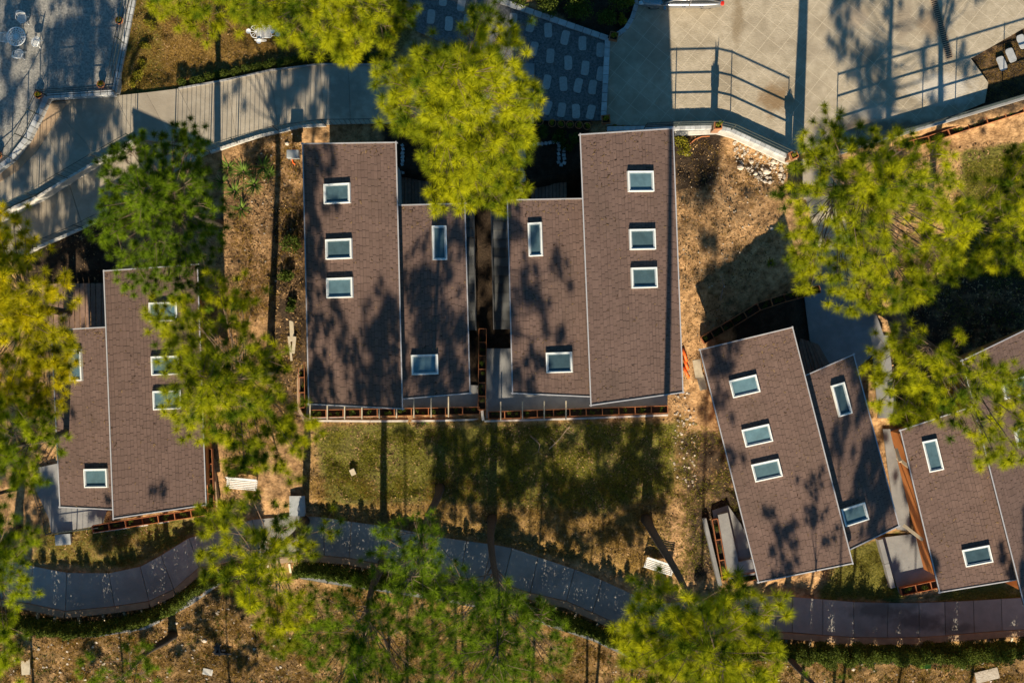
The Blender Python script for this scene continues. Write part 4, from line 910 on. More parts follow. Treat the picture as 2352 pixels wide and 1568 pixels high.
shrub('shrub', 'dark bush on the bank left of the middle house', [(670, 560, .5, .8), (660, 640, .45, .7), (675, 700, .4, .6)], 'leaf', 85)
shrub('shrub', 'yellow green shrubs on the lawn edge by the patio', [(330, 150, .3, .4), (322, 175, .35, .5), (312, 190, .3, .4), (345, 60, .3, .4), (335, 110, .3, .4)], 'leaf_y', 86, .05)
def hedge(label, px, wd, ht, m, seed, lift=0, n_m=2100, wav=.25):
    rg = np.random.default_rng(seed); pts = [G(*p, lift) for p in px]; root = empty('hedge', pts[0]); tag(root, label, 'hedge'); V = []
    for i in range(len(pts) - 1):
        a, b = np.array(pts[i]), np.array(pts[i + 1]); L = np.linalg.norm(b - a); k = max(1, int(L / .34))
        for j in range(k):
            t = (j + rg.uniform(.2, .8)) / k; c = a + (b - a) * t; hh = ht * rg.uniform(1 - wav, 1 + wav)
            V.append(leaf_cloud(rg, c + np.array([rg.normal(0, wd * .12), rg.normal(0, wd * .12), hh * .5]), (.27, wd * .5, hh * .5), int(n_m * .22), .045))
    V = np.concatenate(V); tri_mesh('foliage', V, np.clip(rg.normal(.5, .25, len(V)), 0, 1), M[m], root, np.array(pts[0]), 4)
    st = MB()
    for i in range(len(pts) - 1):
        k = max(1, int((pts[i + 1] - pts[i]).length / .4))
        for j in range(k):
            p = pts[i].lerp(pts[i + 1], (j + .5) / k); st.tube([p, p + Vector((0, 0, ht * .7))], [.02, .008], 4)
    st.build('stems', M['twig'], root); return root
hedge('low dark hedge along the upper lawn above the long path', [(415, 190), (470, 182), (530, 168), (620, 148), (735, 134)], .45, .4, 'leaf_d', 91)
hedge('shaded hedge at the lawn end under the top pine', [(735, 134), (800, 130), (880, 132)], .5, .45, 'leaf_d', 92)
def cypress_row(label, px, m, seed, ht, lift=-.15, gap=.36):
    # a clipped row of narrow cypress columns growing into one another
    rg = np.random.default_rng(seed); pts = [G(*p) for p in px]; root = empty('hedge', pts[0]); tag(root, label, 'hedge'); V = []; st = MB()
    for i in range(len(pts) - 1):
        a, b = pts[i], pts[i + 1]; k = max(1, round((b - a).length / gap))
        for j in range(k):
            c = a.lerp(b, (j + rg.uniform(.35, .65)) / k); c.z = float(hz(c.x, c.y)); h = ht * rg.uniform(.85, 1.2); r = rg.uniform(.34, .50)
            for q in range(6):
                f = q / 6; V.append(leaf_cloud(rg, (c.x, c.y, c.z + h * (f + .09)), (r * (1.05 - .8 * f ** 1.6), r * (1.05 - .8 * f ** 1.6), h * .14), 330, .062))
            st.tube([c, c + Vector((0, 0, h * .9))], [.03, .01], 5)
    V = np.concatenate(V); st.build('stems', M['twig'], root); tri_mesh('foliage', V, np.clip(rg.normal(.5, .25, len(V)), 0, 1), M[m], root, np.array(pts[0]), 4)
cypress_row('dark cypress hedge below the retaining wall at lower left', [(-20, 1418), (70, 1421), (150, 1435), (230, 1435), (330, 1415), (400, 1390), (460, 1343), (530, 1308), (600, 1304)], 'leaf_d', 93, 2.8)
cypress_row('bright cypress hedge below the path wall between the pines', [(690, 1301), (760, 1307), (850, 1325), (980, 1342), (1060, 1357)], 'leaf', 94, 2.7)
cypress_row('dark cypress hedge below the path wall right of the bottom pines', [(1060, 1359), (1160, 1375), (1290, 1415), (1360, 1439), (1450, 1479), (1600, 1488), (1780, 1480)], 'leaf_d', 95, 2.7)
od = ['leftmost', 'second', 'third', 'fourth', 'fifth', 'sixth', 'seventh', 'eighth', 'ninth', 'tenth', 'eleventh', 'twelfth', 'thirteenth', 'fourteenth', 'fifteenth', 'sixteenth', 'seventeenth', 'eighteenth', 'nineteenth', 'twentieth', 'twenty-first', 'twenty-second', 'twenty-third', 'rightmost']
cr = random.Random(77)
for i in range(24):
    t = (i + cr.uniform(-.3, .3)) / 23; x = 1790 + t * 590; y = 1486 + 10 * math.sin(t * 3.1) - 14 * t; f = cr.uniform(.85, 1.15)
    shrub('cypress_shrub', f'small dark cypress shrub below the right path wall, {od[i]} in the row from the left', [(x, y, .52 * f, 2.9 * f), (x + cr.uniform(-8, 8), y + 3, .4 * f, 2.1 * f)], 'leaf_d' if i % 3 else 'leaf', 200 + i, .06, 3800, 'shrub', 'cypress shrubs along the right path wall')

# ------------------------------------------------------------------ garden furniture
wm = M['whitem']
tp = W(48, 91, .5)
root = empty('garden_table', tp); tag(root, 'round white cast iron table with lattice top on the gravel patio', 'table')
z = tp.z + .72; top = MB()
top.ring((tp.x, tp.y, z), .47, .47, .03, 32, 6)
for rr in (.14, .24, .35): top.ring((tp.x, tp.y, z), rr, rr, .014, 26, 4)
for k in range(16):
    a = 6.283 * k / 16; b = a + .2; top.tube([(tp.x + .03 * math.cos(a), tp.y + .03 * math.sin(a), z), (tp.x + .26 * math.cos(b), tp.y + .26 * math.sin(b), z), (tp.x + .46 * math.cos(a), tp.y + .46 * math.sin(a), z)], .016, 4)
    top.ring((tp.x + .40 * math.cos(a + .2), tp.y + .40 * math.sin(a + .2), z), .055, .055, .012, 8, 4)
top.lathe((tp.x, tp.y, z - .015), [(.07, 0), (.07, .03)], 12)
top.build('tabletop', wm, root)
for k in range(3):
    a = 2.094 * k + .5; MB().tube([(tp.x + .30 * math.cos(a), tp.y + .30 * math.sin(a), tp.z), (tp.x + .12 * math.cos(a), tp.y + .12 * math.sin(a), tp.z + .35), (tp.x + .28 * math.cos(a), tp.y + .28 * math.sin(a), z - .02)], .022, 6).build('leg', wm, root)
def make_chair():
    r = empty('garden_chair', (0, 0, 0)); s = MB(); zz = .44     # faces +Y
    s.ring((0, 0, zz), .22, .21, .022, 22, 5)
    for k in range(-3, 4):
        x = k * .06; h = .2 * math.sqrt(max(.01, 1 - (x / .21) ** 2)); s.tube([(x, -h, zz), (x, h, zz)], .015, 4); s.tube([(-h, x, zz), (h, x, zz)], .012, 4)
    s.ring((0, 0, zz), .12, .12, .014, 14, 4); s.build('seat', wm, r)
    b = MB(); b.tube([(-.2, -.12, zz), (-.23, -.24, zz + .25), (-.13, -.30, zz + .42), (0, -.32, zz + .47), (.13, -.30, zz + .42), (.23, -.24, zz + .25), (.2, -.12, zz)], .022, 6)
    for k in range(-3, 4): b.tube([(k * .05, -.2, zz), (k * .055, -.30 + abs(k) * .012, zz + .44 - abs(k) * .02)], .013, 4)
    b.tube([(-.22, -.22, zz + .22), (0, -.27, zz + .24), (.22, -.22, zz + .22)], .016, 4); b.build('backrest', wm, r)
    for q in (-1, 1): MB().tube([(q * .23, -.22, zz + .22), (q * .26, 0, zz + .22), (q * .21, .12, zz)], .016, 5).build('armrest', wm, r)
    for x, y in ((-1, -1), (1, -1), (1, 1), (-1, 1)): MB().tube([(x * .16, y * .15, zz), (x * .14, y * .13, .2), (x * .22, y * .21, 0)], .017, 5).build('leg', wm, r)
    return r
ch0 = make_chair()
for i, (px, py, rz, lb) in enumerate([(57, 48, 180, 'white iron chair above the round patio table'), (23, 92, -90, 'white iron chair left of the round patio table'), (88, 101, 75, 'white iron chair right of the round patio table, in a sun fleck'), (50, 127, -12, 'white iron chair below the round patio table')]):
    o = ch0 if i == 0 else copy_tree(ch0); o.location = W(px, py, .5) ; o.rotation_euler = (0, 0, RAD(rz)); tag(o, lb, 'chair', 'white iron chairs round the patio table')
# ornamental white iron tricycle-cart plant stand on the upper lawn
cp = G(603, 78); root = empty('plant_stand', cp); tag(root, 'white iron plant stand shaped like a little cart on the brown lawn', 'plant stand')
cz = cp.z + .55; b = MB()
def L_(x, y, zz=0): return (cp.x + x, cp.y + y, cz + zz)
b.ring(L_(-.30, 0), .24, .32, .02, 16, 5, 90, 270)
b.tube([L_(-.30, .32), L_(.50, .32), L_(.56, .26), L_(.56, -.26), L_(.50, -.32), L_(-.30, -.32)], .02, 5); b.tube([L_(-.20, .32), L_(-.20, -.32)], .018, 5)
for k in range(13): b.beam(L_(-.14 + k * .052, -.31), L_(-.14 + k * .052, .31), .03, .012)
for a in range(-2, 3): b.tube([L_(-.22, 0), L_(-.30 - .24 * math.cos(a * .6), .32 * math.sin(a * .6))], .012, 4)
b.build('basket', wm, root)
for s_ in (-1, 1):
    wh = MB(); pts = [(cp.x - .05 + .30 * math.cos(6.283 * k / 20), cp.y + s_ * .40, cp.z + .31 + .30 * math.sin(6.283 * k / 20)) for k in range(21)]; wh.tube(pts, .018, 5)
    for k in range(6): wh.tube([(cp.x - .05, cp.y + s_ * .40, cp.z + .31), (cp.x - .05 + .3 * math.cos(k * 1.047), cp.y + s_ * .40, cp.z + .31 + .3 * math.sin(k * 1.047))], .009, 4)
    wh.build('wheel', wm, root)
pts = [(cp.x + .92 + .2 * math.cos(6.283 * k / 18), cp.y - .02, cp.z + .21 + .2 * math.sin(6.283 * k / 18)) for k in range(19)]; MB().tube(pts, .018, 5).build('wheel', wm, root)
MB().tube([L_(.56, .06), L_(.95, 0, .05), L_(.92, -.02, -.3)], .022, 5).tube([L_(.56, -.22), L_(.78, -.2, .02), L_(.82, -.08, .02), L_(.78, 0, .02)], .016, 5).tube([L_(-.05, .4, -.24), L_(-.05, -.4, -.24)], .018, 5).build('fork', wm, root)
for x, y in ((-.08, .52), (-.08, -.52), (-.62, 0), (.62, 0), (.90, -.16), (.88, .10)):
    t_ = MB(); t_.lathe(L_(x, y, .05), [(.115, 0), (.13, .04), (.115, .035), (.05, .01)], 16); t_.tube([L_(x, y, .05), L_(x * .9, y * .75, -.05)], .014, 4); t_.build('tray', wm, root)
def slat_bench(label, px, py, ln, rz):
    g = G(px, py); r = empty('bench', g); tag(r, label, 'bench'); c, s = math.cos(rz), math.sin(rz)
    def Q(x, y, z): return (g.x + c * x - s * y, g.y + s * x + c * y, g.z + z)
    m_ = MB()
    for k in range(6): m_.beam(Q(-ln / 2, -.24 + k * .094, .45), Q(ln / 2, -.24 + k * .094, .45), .058, .03)
    m_.build('seat', wm, r); m_ = MB()
    for k in range(4): m_.beam(Q(-ln / 2, .27 + k * .03, .56 + k * .1), Q(ln / 2, .27 + k * .03, .56 + k * .1), .03, .075)
    m_.build('backrest', wm, r)
    for x in (-ln / 2 + .08, ln / 2 - .08):
        MB().tube([Q(x, -.2, 0), Q(x, -.2, .62), Q(x, .24, .62)], .022, 5).build('leg', wm, r); MB().tube([Q(x, .24, 0), Q(x, .24, .45), Q(x, .37, .92)], .022, 5).build('leg', wm, r)
slat_bench('white slatted bench half under the loose pine right of the left house', 559, 1110, 1.65, RAD(-5))
slat_bench('white slatted bench under the leaning trunk by the bottom path', 1512, 1298, 1.6, RAD(-18))
# ------------------------------------------------------------------ parked car (its lower side just enters at the top)
cc = W(1560, -14, 0); root = empty('parked_car', (cc.x, cc.y, 0)); tag(root, 'silver hatchback with red tail light, cut by the top photo edge', 'car')
def loft(secs, name, m, parent, smooth=True):
    vs = []; fs = []; n = len(secs[0])
    for s_ in secs: vs += s_
    for i in range(len(secs) - 1):
        for k in range(n): fs.append((i * n + k, i * n + (k + 1) % n, (i + 1) * n + (k + 1) % n, (i + 1) * n + k))
    fs.append(tuple(range(n - 1, -1, -1))); fs.append(tuple((len(secs) - 1) * n + k for k in range(n)))
    o = MB().add([(cc.x + x, cc.y + y, z_) for x, y, z_ in vs], fs).build(name, m, parent, smooth=smooth)
    b_ = o.modifiers.new('s', 'SUBSURF'); b_.levels = 1; b_.render_levels = 2; return o
def sec(x, w_, zb, zt, sh): return [(x, -w_ * .86, zb), (x, w_ * .86, zb), (x, w_, zb + .14), (x, w_, zt - sh), (x, w_ * .93, zt - .03), (x, w_ * .6, zt), (x, -w_ * .6, zt), (x, -w_ * .93, zt - .03), (x, -w_, zt - sh), (x, -w_, zb + .14)]
body = loft([sec(-2.2, .58, .30, .58, .12), sec(-2.1, .72, .24, .70, .14), sec(-1.75, .83, .2, .84, .16), sec(-1.0, .87, .2, .95, .18), sec(0, .88, .2, .98, .16), sec(1.3, .88, .2, 1.0, .16), sec(1.9, .86, .22, 1.02, .16), sec(2.15, .80, .28, .98, .16), sec(2.22, .72, .34, .86, .14)], 'body', M['silver'], root)
def csec(x, w0, z0, w1, z1): return [(x, -w0, z0), (x, w0, z0), (x, w0 * .5 + w1 * .5 + .02, (z0 + z1) / 2), (x, w1, z1 - .06), (x, w1 * .6, z1), (x, -w1 * .6, z1), (x, -w1, z1 - .06), (x, -(w0 * .5 + w1 * .5 + .02), (z0 + z1) / 2)]
loft([csec(-1.05, .80, .90, .72, .98), csec(-.75, .82, .90, .66, 1.2), csec(-.2, .83, .9, .62, 1.43), csec(.5, .83, .9, .62, 1.47), csec(1.3, .83, .9, .61, 1.42), csec(1.85, .80, .92, .6, 1.28), csec(2.1, .76, .9, .62, 1.02)], 'cabin_glass', M['carglass'], root)
rf = MB(); rf_secs = [(-.45, .60, 1.36), (.0, .60, 1.475), (.6, .60, 1.49), (1.3, .59, 1.44), (1.85, .57, 1.31)]
vs = []; fs = []
for x, w_, z_ in rf_secs: vs += [(cc.x + x, cc.y - w_, z_ - .05), (cc.x + x, cc.y - w_ * .5, z_ + .01), (cc.x + x, cc.y + w_ * .5, z_ + .01), (cc.x + x, cc.y + w_, z_ - .05)]
for i in range(4): fs += [(i * 4 + k, i * 4 + k + 1, i * 4 + 4 + k + 1, i * 4 + 4 + k) for k in range(3)]
rf.add(vs, fs); ro = rf.build('roof', M['silver'], root, smooth=True); sd = ro.modifiers.new('s', 'SOLIDIFY'); sd.thickness = .03
for s_ in (-1, 1):
    MB().tube([(cc.x - 1.02, cc.y + s_ * .80, .97), (cc.x - .45, cc.y + s_ * .66, 1.34), (cc.x + .5, cc.y + s_ * .64, 1.45), (cc.x + 1.3, cc.y + s_ * .63, 1.40), (cc.x + 1.95, cc.y + s_ * .68, 1.12)], .045, 6).build('roof_pillar', M['silver'], root, smooth=True)
    MB().tube([(cc.x + .42, cc.y + s_ * .845, .98), (cc.x + .45, cc.y + s_ * .70, 1.38)], .035, 5).build('door_pillar', M['silver'], root)
    m_ = MB(); m_.box((cc.x - .85, cc.y + s_ * .98, 1.0), .14, .2, .12); m_.build('wing_mirror', M['silver'], root, bevel=.03)
    m_ = MB(); m_.box((cc.x + 2.12, cc.y + s_ * .70, .84), .2, .2, .26); m_.build('tail_light', M['redlens'], root, bevel=.04)
    m_ = MB(); m_.box((cc.x - 2.02, cc.y + s_ * .64, .66), .3, .18, .12); m_.build('headlight', M['lens'], root, bevel=.04)
    for x in (.15, 1.05): m_ = MB(); m_.box((cc.x + x, cc.y + s_ * .895, .84), .2, .03, .035); m_.build('door_handle', M['silver'], root)
    for x in (-1.35, 1.35):
        wv = [(cc.x + x + .31 * math.cos(6.283 * k / 22), .31 + .31 * math.sin(6.283 * k / 22)) for k in range(22)]
        m_ = MB(); m_.hexa([(a, cc.y + s_ * .62, b_) for a, b_ in wv], [(a, cc.y + s_ * .82, b_) for a, b_ in wv]); wl = m_.build('wheel', M['tyre'], root)
        wv = [(cc.x + x + .2 * math.cos(6.283 * k / 16), .31 + .2 * math.sin(6.283 * k / 16)) for k in range(16)]
        m_ = MB(); m_.hexa([(a, cc.y + s_ * .815, b_) for a, b_ in wv], [(a, cc.y + s_ * .83, b_) for a, b_ in wv]); m_.build('rim', M['steel'], wl)
# drain grate across the courtyard
a, b2 = W(2139, -20, 0), W(2181, 134, 0); root = empty('drain_grate', a); tag(root, 'long dark slotted drain grate crossing the courtyard at top right', 'drain')
MB().beam(a + Vector((0, 0, .006)), b2 + Vector((0, 0, .006)), .34, .004).build('channel', M['grate'], root)
m_ = MB(); d = b2 - a; n = 34
for k in range(n + 1):
    p = a.lerp(b2, k / n) + Vector((0, 0, .016)); s_ = Vector((d.y, -d.x, 0)).normalized() * .16; m_.beam(p - s_, p + s_, .045, .012)
for q in (-1, 1): s_ = Vector((d.y, -d.x, 0)).normalized() * .17 * q; m_.beam(a + s_ + Vector((0, 0, .017)), b2 + s_ + Vector((0, 0, .017)), .035, .018)
m_.build('bars', M['tan'], root)

# ------------------------------------------------------------------ stairs, decks and odds and ends round the houses
def stairs(label, px0, px1, z0, z1, n, wd):
    a, b = W(*px0, z0), W(*px1, z1); root = empty('outdoor_stairs', a); tag(root, label, 'stairs'); mb = MB()
    for k in range(n):
        t0, t1 = k / n, (k + 1) / n; zt = z0 + (z1 - z0) * (k + .5) / n; p, q = a.lerp(b, t0), a.lerp(b, t1)
        mb.col = random.random(); mb.box(((p.x + q.x) / 2, (p.y + q.y) / 2, zt - .5), wd, abs(p.y - q.y) - .012, 1.0)
    mb.build('steps', M['slate'], root)
    for s_ in (-1, 1):
        MB().tube([a + Vector((s_ * wd / 2, 0, .95)), b + Vector((s_ * wd / 2, 0, .95))], .025, 8).build('handrail', M['steel'], root)
        for k in range(5):
            p = a.lerp(b, k / 4) + Vector((s_ * wd / 2, 0, 0)); MB().tube([p - Vector((0, 0, .4)), p + Vector((0, 0, .95))], .02, 6).build('post', M['steel'], root)
stairs('blue shaded outdoor stairs along the sunlit middle right house', (1150, 486), (1156, 756), -.7, -1.6, 13, 1.0)
stairs('narrow outdoor stairs half under the roof of the middle left house', (1072, 480), (1077, 758), -.7, -1.6, 13, .8)
def deck(label, px, z, n):
    a, b, c, d = [W(*p, z) for p in px]; root = empty('wooden_deck', a); tag(root, label, 'deck'); mb = MB()
    for k in range(n):
        t0, t1 = (k + .05) / n, (k + .93) / n; mb.col = random.random()
        q = [d.lerp(c, t0), d.lerp(c, t1), a.lerp(b, t1), a.lerp(b, t0)]; mb.hexa([v - Vector((0, 0, .03)) for v in q], q)
    mb.build('boards', M['deck'], root); fr = MB()
    fr.beam(a.lerp(d, .1) - Vector((0, 0, .09)), b.lerp(c, .1) - Vector((0, 0, .09)), .08, .1); fr.beam(a.lerp(d, .9) - Vector((0, 0, .09)), b.lerp(c, .9) - Vector((0, 0, .09)), .08, .1); fr.build('joists', M['deck'], root)
deck('dark board deck beside the roof of the middle left house', [(905, 408), (992, 405), (994, 500), (905, 500)], -.85, 11)
deck('dark board deck left of the sunlit middle right house', [(1220, 393), (1302, 393), (1302, 490), (1220, 490)], -.85, 10)
deck('dark board deck beside the small roof of the tilted house', [(1832, 775), (1880, 790), (1915, 850), (1850, 870)], -2.05, 7)
deck('dark boarded terrace behind the small roof of the far left house', [(95, 652), (245, 650), (245, 760), (100, 760)], -1.75, 12)
def edging(label, px, z=None):
    pts = [G(*p) for p in px]; mb = MB()
    r = random.Random(4)
    for i in range(len(pts) - 1):
        a, b = pts[i], pts[i + 1]; n = max(1, round((b - a).length / .2))
        for k in range(n):
            p = a.lerp(b, (k + .5) / n); mb.col = r.random(); mb.box((p.x + r.uniform(-.02, .02), p.y + r.uniform(-.02, .02), p.z + .05), .17 * r.uniform(.8, 1.1), .17 * r.uniform(.8, 1.1), .16, r.uniform(0, 1.5))
    tag(mb.build('stone_edging', M['paver']), label, 'edging')
edging('bluish stone edging in an L round the dark courtyard bed', [(1222, 333), (1278, 327), (1284, 330), (1283, 378), (1295, 378), (1296, 335)])
edging('bluish stone edging along the right wall of the middle left house', [(925, 330), (926, 400)])
o = MB(); g = G(683, 363); root = empty('air_conditioner', g); tag(root, 'white outdoor air conditioner unit on the wall of the middle left house', 'air conditioner')
MB().box((g.x, g.y, g.z + 1.4), .62, .42, .55).build('casing', M['boxgrey'], root, bevel=.02); MB().ring((g.x - .32, g.y, g.z + 1.4), .01, .16, .015, 16, 5).box((g.x, g.y, g.z + .9), .5, .05, .5).build('bracket', M['boxgrey'], root)
pipe_line('orange hose curling on the dirt beside the middle left house', [(676, 342), (671, 350), (670, 362), (673, 374), (678, 378)], .05, .035, M['orange'], 'hose', 'hose')
pipe_line('rusty orange hose lying in the dirt near the fence bend', [(1585, 330), (1597, 320), (1612, 314), (1630, 313)], .04, .03, M['terracotta'], 'hose', 'hose')
for i, (p, q) in enumerate([((1569, 800), (1577, 830)), ((1571, 822), (1580, 848)), ((1570, 842), (1582, 868))]):
    a, b = G(*p, .08), G(*q, .08); tag(MB().tube([a, b], .075, 10).build('drain_pipe', M['orange'], smooth=True), f'bright orange plastic pipe in the gap by the right house corner, {["uppermost", "middle", "lowest"][i]} of three', 'pipe', 'orange pipes on the ground')
def board(px, py, wd, ln, rz, z, label, m='cream', th=.05):
    g = G(px, py); o = MB().box((g.x, g.y, g.z + z), wd, ln, th, rz).build('board', M[m], bevel=.008); tag(o, label, 'board')
board(1602, 846, .42, .95, RAD(10), .12, 'large cream board beside the upper left corner of the tilted house'); board(1611, 878, .40, .8, RAD(14), .2, 'smaller cream board overlapping the larger one by the tilted house')
board(811, 1083, .28, .34, RAD(25), .12, 'small cream block on the lawn below the middle left house', 'cream', .2)
board(60, 1525, .5, 1.1, RAD(4), .08, 'pale board lying on the rubble at lower left', 'cream')
board(478, 1541, .55, .35, RAD(-12), .1, 'white scrap sheet on the dry slope at bottom left', 'white', .06)
board(2265, 1548, 1.3, .62, RAD(14), .12, 'large pale stone slab at the bottom right corner', 'rock', .18)
board(1050, 483, .5, .3, 0, .5, 'cream step block at the top of the narrow stairs', 'cream', .2)
def utility_box(px, py, sx, sy, sz, label, rz=0, m='boxgrey'):
    g = G(px, py); r = empty('utility_box', g); tag(r, label, 'utility box'); MB().box((g.x, g.y, g.z + sz / 2), sx, sy, sz, rz).build('casing', M[m], r, bevel=.02)
    MB().box((g.x, g.y, g.z + sz + .02), sx + .08, sy + .08, .05, rz).build('lid', M[m], r)
utility_box(687, 1158, .75, 1.0, .7, 'light grey utility box at the bend of the bottom path')
utility_box(150, 1236, .75, .5, .4, 'grey concrete box below the terrace of the far left house', RAD(4))
g = G(2111, 1512); root = empty('waste_bin', g); tag(root, 'bright lime green bin behind the cypress row at bottom right', 'bin')
MB().hexa([(g.x + a * .22, g.y + b * .2, g.z + .5) for a, b in ((-1, -1), (1, -1), (1, 1), (-1, 1))], [(g.x + a * .28, g.y + b * .26, g.z + 1.2) for a, b in ((-1, -1), (1, -1), (1, 1), (-1, 1))]).build('body', M['binm'], root)
MB().box((g.x, g.y + .02, g.z + 1.23), .62, .58, .05).build('lid', M['binm'], root, bevel=.02); MB().tube([(g.x, g.y, g.z - .1), (g.x, g.y, g.z + .5)], .03, 6).build('post', M['fencem'], root)
for i, (x, y, w_, l_, rz, z_) in enumerate([(671, 760, .22, 1.1, .05, .1), (676, 792, .18, .9, -.1, .16), (667, 800, .12, 1.3, .12, .08)]):
    board(x, y, w_, l_, rz, z_, f'pale plank lying on the bank left of the middle left house, {["broadest", "upper short", "thinnest"][i]} of three', 'cream', .05)
block_wall('low_wall', 'grey low wall along the left side of the middle left house', 'wall', [(683, 702), (686, 940), (700, 966)], -2.4, -1.45, .16, 3, M['tan'])
block_wall('low_wall', 'white edged low wall below the middle left planter row', 'wall', [(700, 966), (850, 967), (1000, 966), (1104, 963)], -2.6, -1.75, .1, 3, M['white'])
block_wall('low_wall', 'white edged low wall below the sunlit house planter row', 'wall', [(1112, 967), (1300, 962), (1535, 953)], -2.6, -1.75, .1, 3, M['white'])
block_wall('low_wall', 'concrete wall end standing between the two planter rows', 'wall', [(1107, 942), (1110, 966)], -2.4, -1.5, .14, 3, M['white'])
block_wall('low_wall', 'white edged low wall below the far left planter row', 'wall', [(213, 1222), (330, 1206), (470, 1182)], -3.2, -2.7, .1, 3, M['white'])
block_wall('low_wall', 'weathered low wall left of the tilted house patio', 'wall', [(1618, 1190), (1655, 1345)], -3.6, -2.75, .2, 3, M['concrete2'])
block_wall('low_wall', 'thin grey wall post line right of the far left house', 'wall', [(487, 1045), (498, 1165)], -3.0, -1.9, .12, 3, M['tan'])
block_wall('low_wall', 'stepped concrete wall beside the right-hand house terrace', 'wall', [(2022, 1238), (2052, 1350)], -3.9, -3.0, .25, 1.2, M['concrete2'])
block_wall('low_wall', 'cream wall slab beside the steps right of the left house', 'wall', [(512, 640), (520, 740)], -1.9, -1.0, .14, 2, M['cream'])
railing('metal_fence', 'dark railing on the terrace edge of the far left house', [(80, 1100), (118, 1222), (235, 1207)], -2.7, .95, (.5, .92), 1.4, M['railm'], .3, .018, .009)
for n_, (x0, y0, x1, y1, lb) in enumerate([(1640, 1175, 1640, 1320, ''),]): pass
L1 = MB().prism(pxpoly([(1648, 1182), (1672, 1176), (1697, 1290), (1738, 1280), (1742, 1318), (1672, 1330)], -2.75), -3.1, -2.78).build('concrete_bench', M['concrete2'], bevel=.02); tag(L1, 'L shaped bluish concrete bench on the patio of the tilted house', 'bench')
# tapered cream brackets and balcony under the orange wall of the right-hand house
def bracket(px0, px1, z0, z1, label):
    a, b = W(*px0, z0), W(*px1, z1); tag(MB().beam(a, b, .16, .12).build('wall_bracket', M['cream']), label, 'bracket', 'cream brackets under the orange wall')
bracket((2060, 1050), (2092, 1075), -.9, -.5, 'upper cream bracket under the orange wall of the right-hand house'); bracket((2075, 1205), (2120, 1240), -.9, -.5, 'lower cream bracket under the orange wall of the right-hand house'); bracket((2058, 1030), (2068, 1060), -.8, -.5, 'topmost short cream bracket by the orange wall')
for i, (x, y, r_) in enumerate([(1700, 385, .17), (1726, 372, .14), (1760, 395, .2), (1775, 372, .15), (1792, 402, .13), (1735, 400, .12), (1772, 525, .1), (2150, 235, .06), (660, 330, .12), (470, 1470, .14), (640, 1465, .12), (405, 1430, .1), (1960, 1535, .12)]):
    if i == 7: continue
    g = G(x, y); rr = random.Random(i); mb = MB(); mb.col = .9; k = 7
    q = [(g.x + r_ * rr.uniform(.8, 1.25) * math.cos(6.283 * j / k), g.y + r_ * rr.uniform(.65, 1.1) * math.sin(6.283 * j / k), g.z - .03) for j in range(k)]
    q1 = [(g.x + (x_ - g.x) * rr.uniform(.9, 1.1), g.y + (y_ - g.y) * rr.uniform(.9, 1.1), g.z + r_ * .5) for x_, y_, _ in q]; q2 = [(g.x + (x_ - g.x) * rr.uniform(.4, .65), g.y + (y_ - g.y) * rr.uniform(.4, .65), g.z + r_ * rr.uniform(.85, 1.0)) for x_, y_, _ in q]
    fs = [(j, (j + 1) % k, k + (j + 1) % k, k + j) for j in range(k)] + [(k + j, k + (j + 1) % k, 2 * k + (j + 1) % k, 2 * k + j) for j in range(k)] + [tuple(range(2 * k, 3 * k))]
    lb = ['large pale rock heading the rubble under the fence bend', 'pale rock second from left in the rubble under the fence', 'largest pale rock in the middle of the fence rubble', 'pale rock pressed against the fence wall', 'pale rock at the right end of the fence rubble', 'small pale rock below the others in the fence rubble', 'white rock on the dirt beside the leaning twig', '', 'pale rock on the dirt by the path corner', 'pale rock on the dry slope below the left hedge', 'pale rock on the dry slope between the pines', 'small rock by the wire fence at lower left', 'pale rock below the cypress row at bottom right'][i]
    tag(mb.add(q + q1 + q2, fs).build('rock', M['rock']), lb, 'rock', 'pale rocks')
g = G(512, 1490); V = []; mb = MB()
rr = random.Random(8)
for k in range(7): mb.tube([g + Vector((rr.uniform(-.5, .5), rr.uniform(-.4, .4), .08)), g + Vector((rr.uniform(-.5, .5), rr.uniform(-.4, .4), .16))], [.12, .05], 6)
tag(mb.build('plastic_sheet', M['tarp']), 'crumpled black plastic sheet on the dry slope at lower left', 'plastic sheet')

def dead_branch(label, px, z0, seed, twigs=7):
    r = random.Random(seed); pts = [G(a, b, .12) if z0 is None else W(a, b, z0 + k * .15) for k, (a, b) in enumerate(px)]; mb = MB(); n = len(pts)
    mb.tube(pts, [.035 - .025 * k / (n - 1) for k in range(n)], 5)
    for _ in range(twigs):
        k = r.randrange(n - 1); p = pts[k].lerp(pts[k + 1], r.random()); d = Vector((r.uniform(-1, 1), r.uniform(-1, 1), r.uniform(.1, .5))) * r.uniform(.25, .6); mb.tube([p, p + d * .5, p + d + Vector((0, 0, -.05))], [.014, .01, .005], 4)
    tag(mb.build('dead_branch', M['deadwood'], smooth=True), label, 'branch')
M['deadwood'] = mat('bleached dead wood', (.34, .25, .19), (.22, .15, .11), 8, .9)
dead_branch('pale forked dead branch lying on the shaded lawn below the planters', [(1262, 1030), (1285, 1008), (1302, 985), (1322, 978)], None, 3)
dead_branch('smaller pale dead twig on the lawn left of the forked branch', [(1218, 1000), (1240, 1020), (1236, 1040)], None, 4, 4)
dead_branch('bare dead twig standing out of the dirt by the big right pine', [(1655, 690), (1662, 655), (1658, 640)], None, 6, 5)
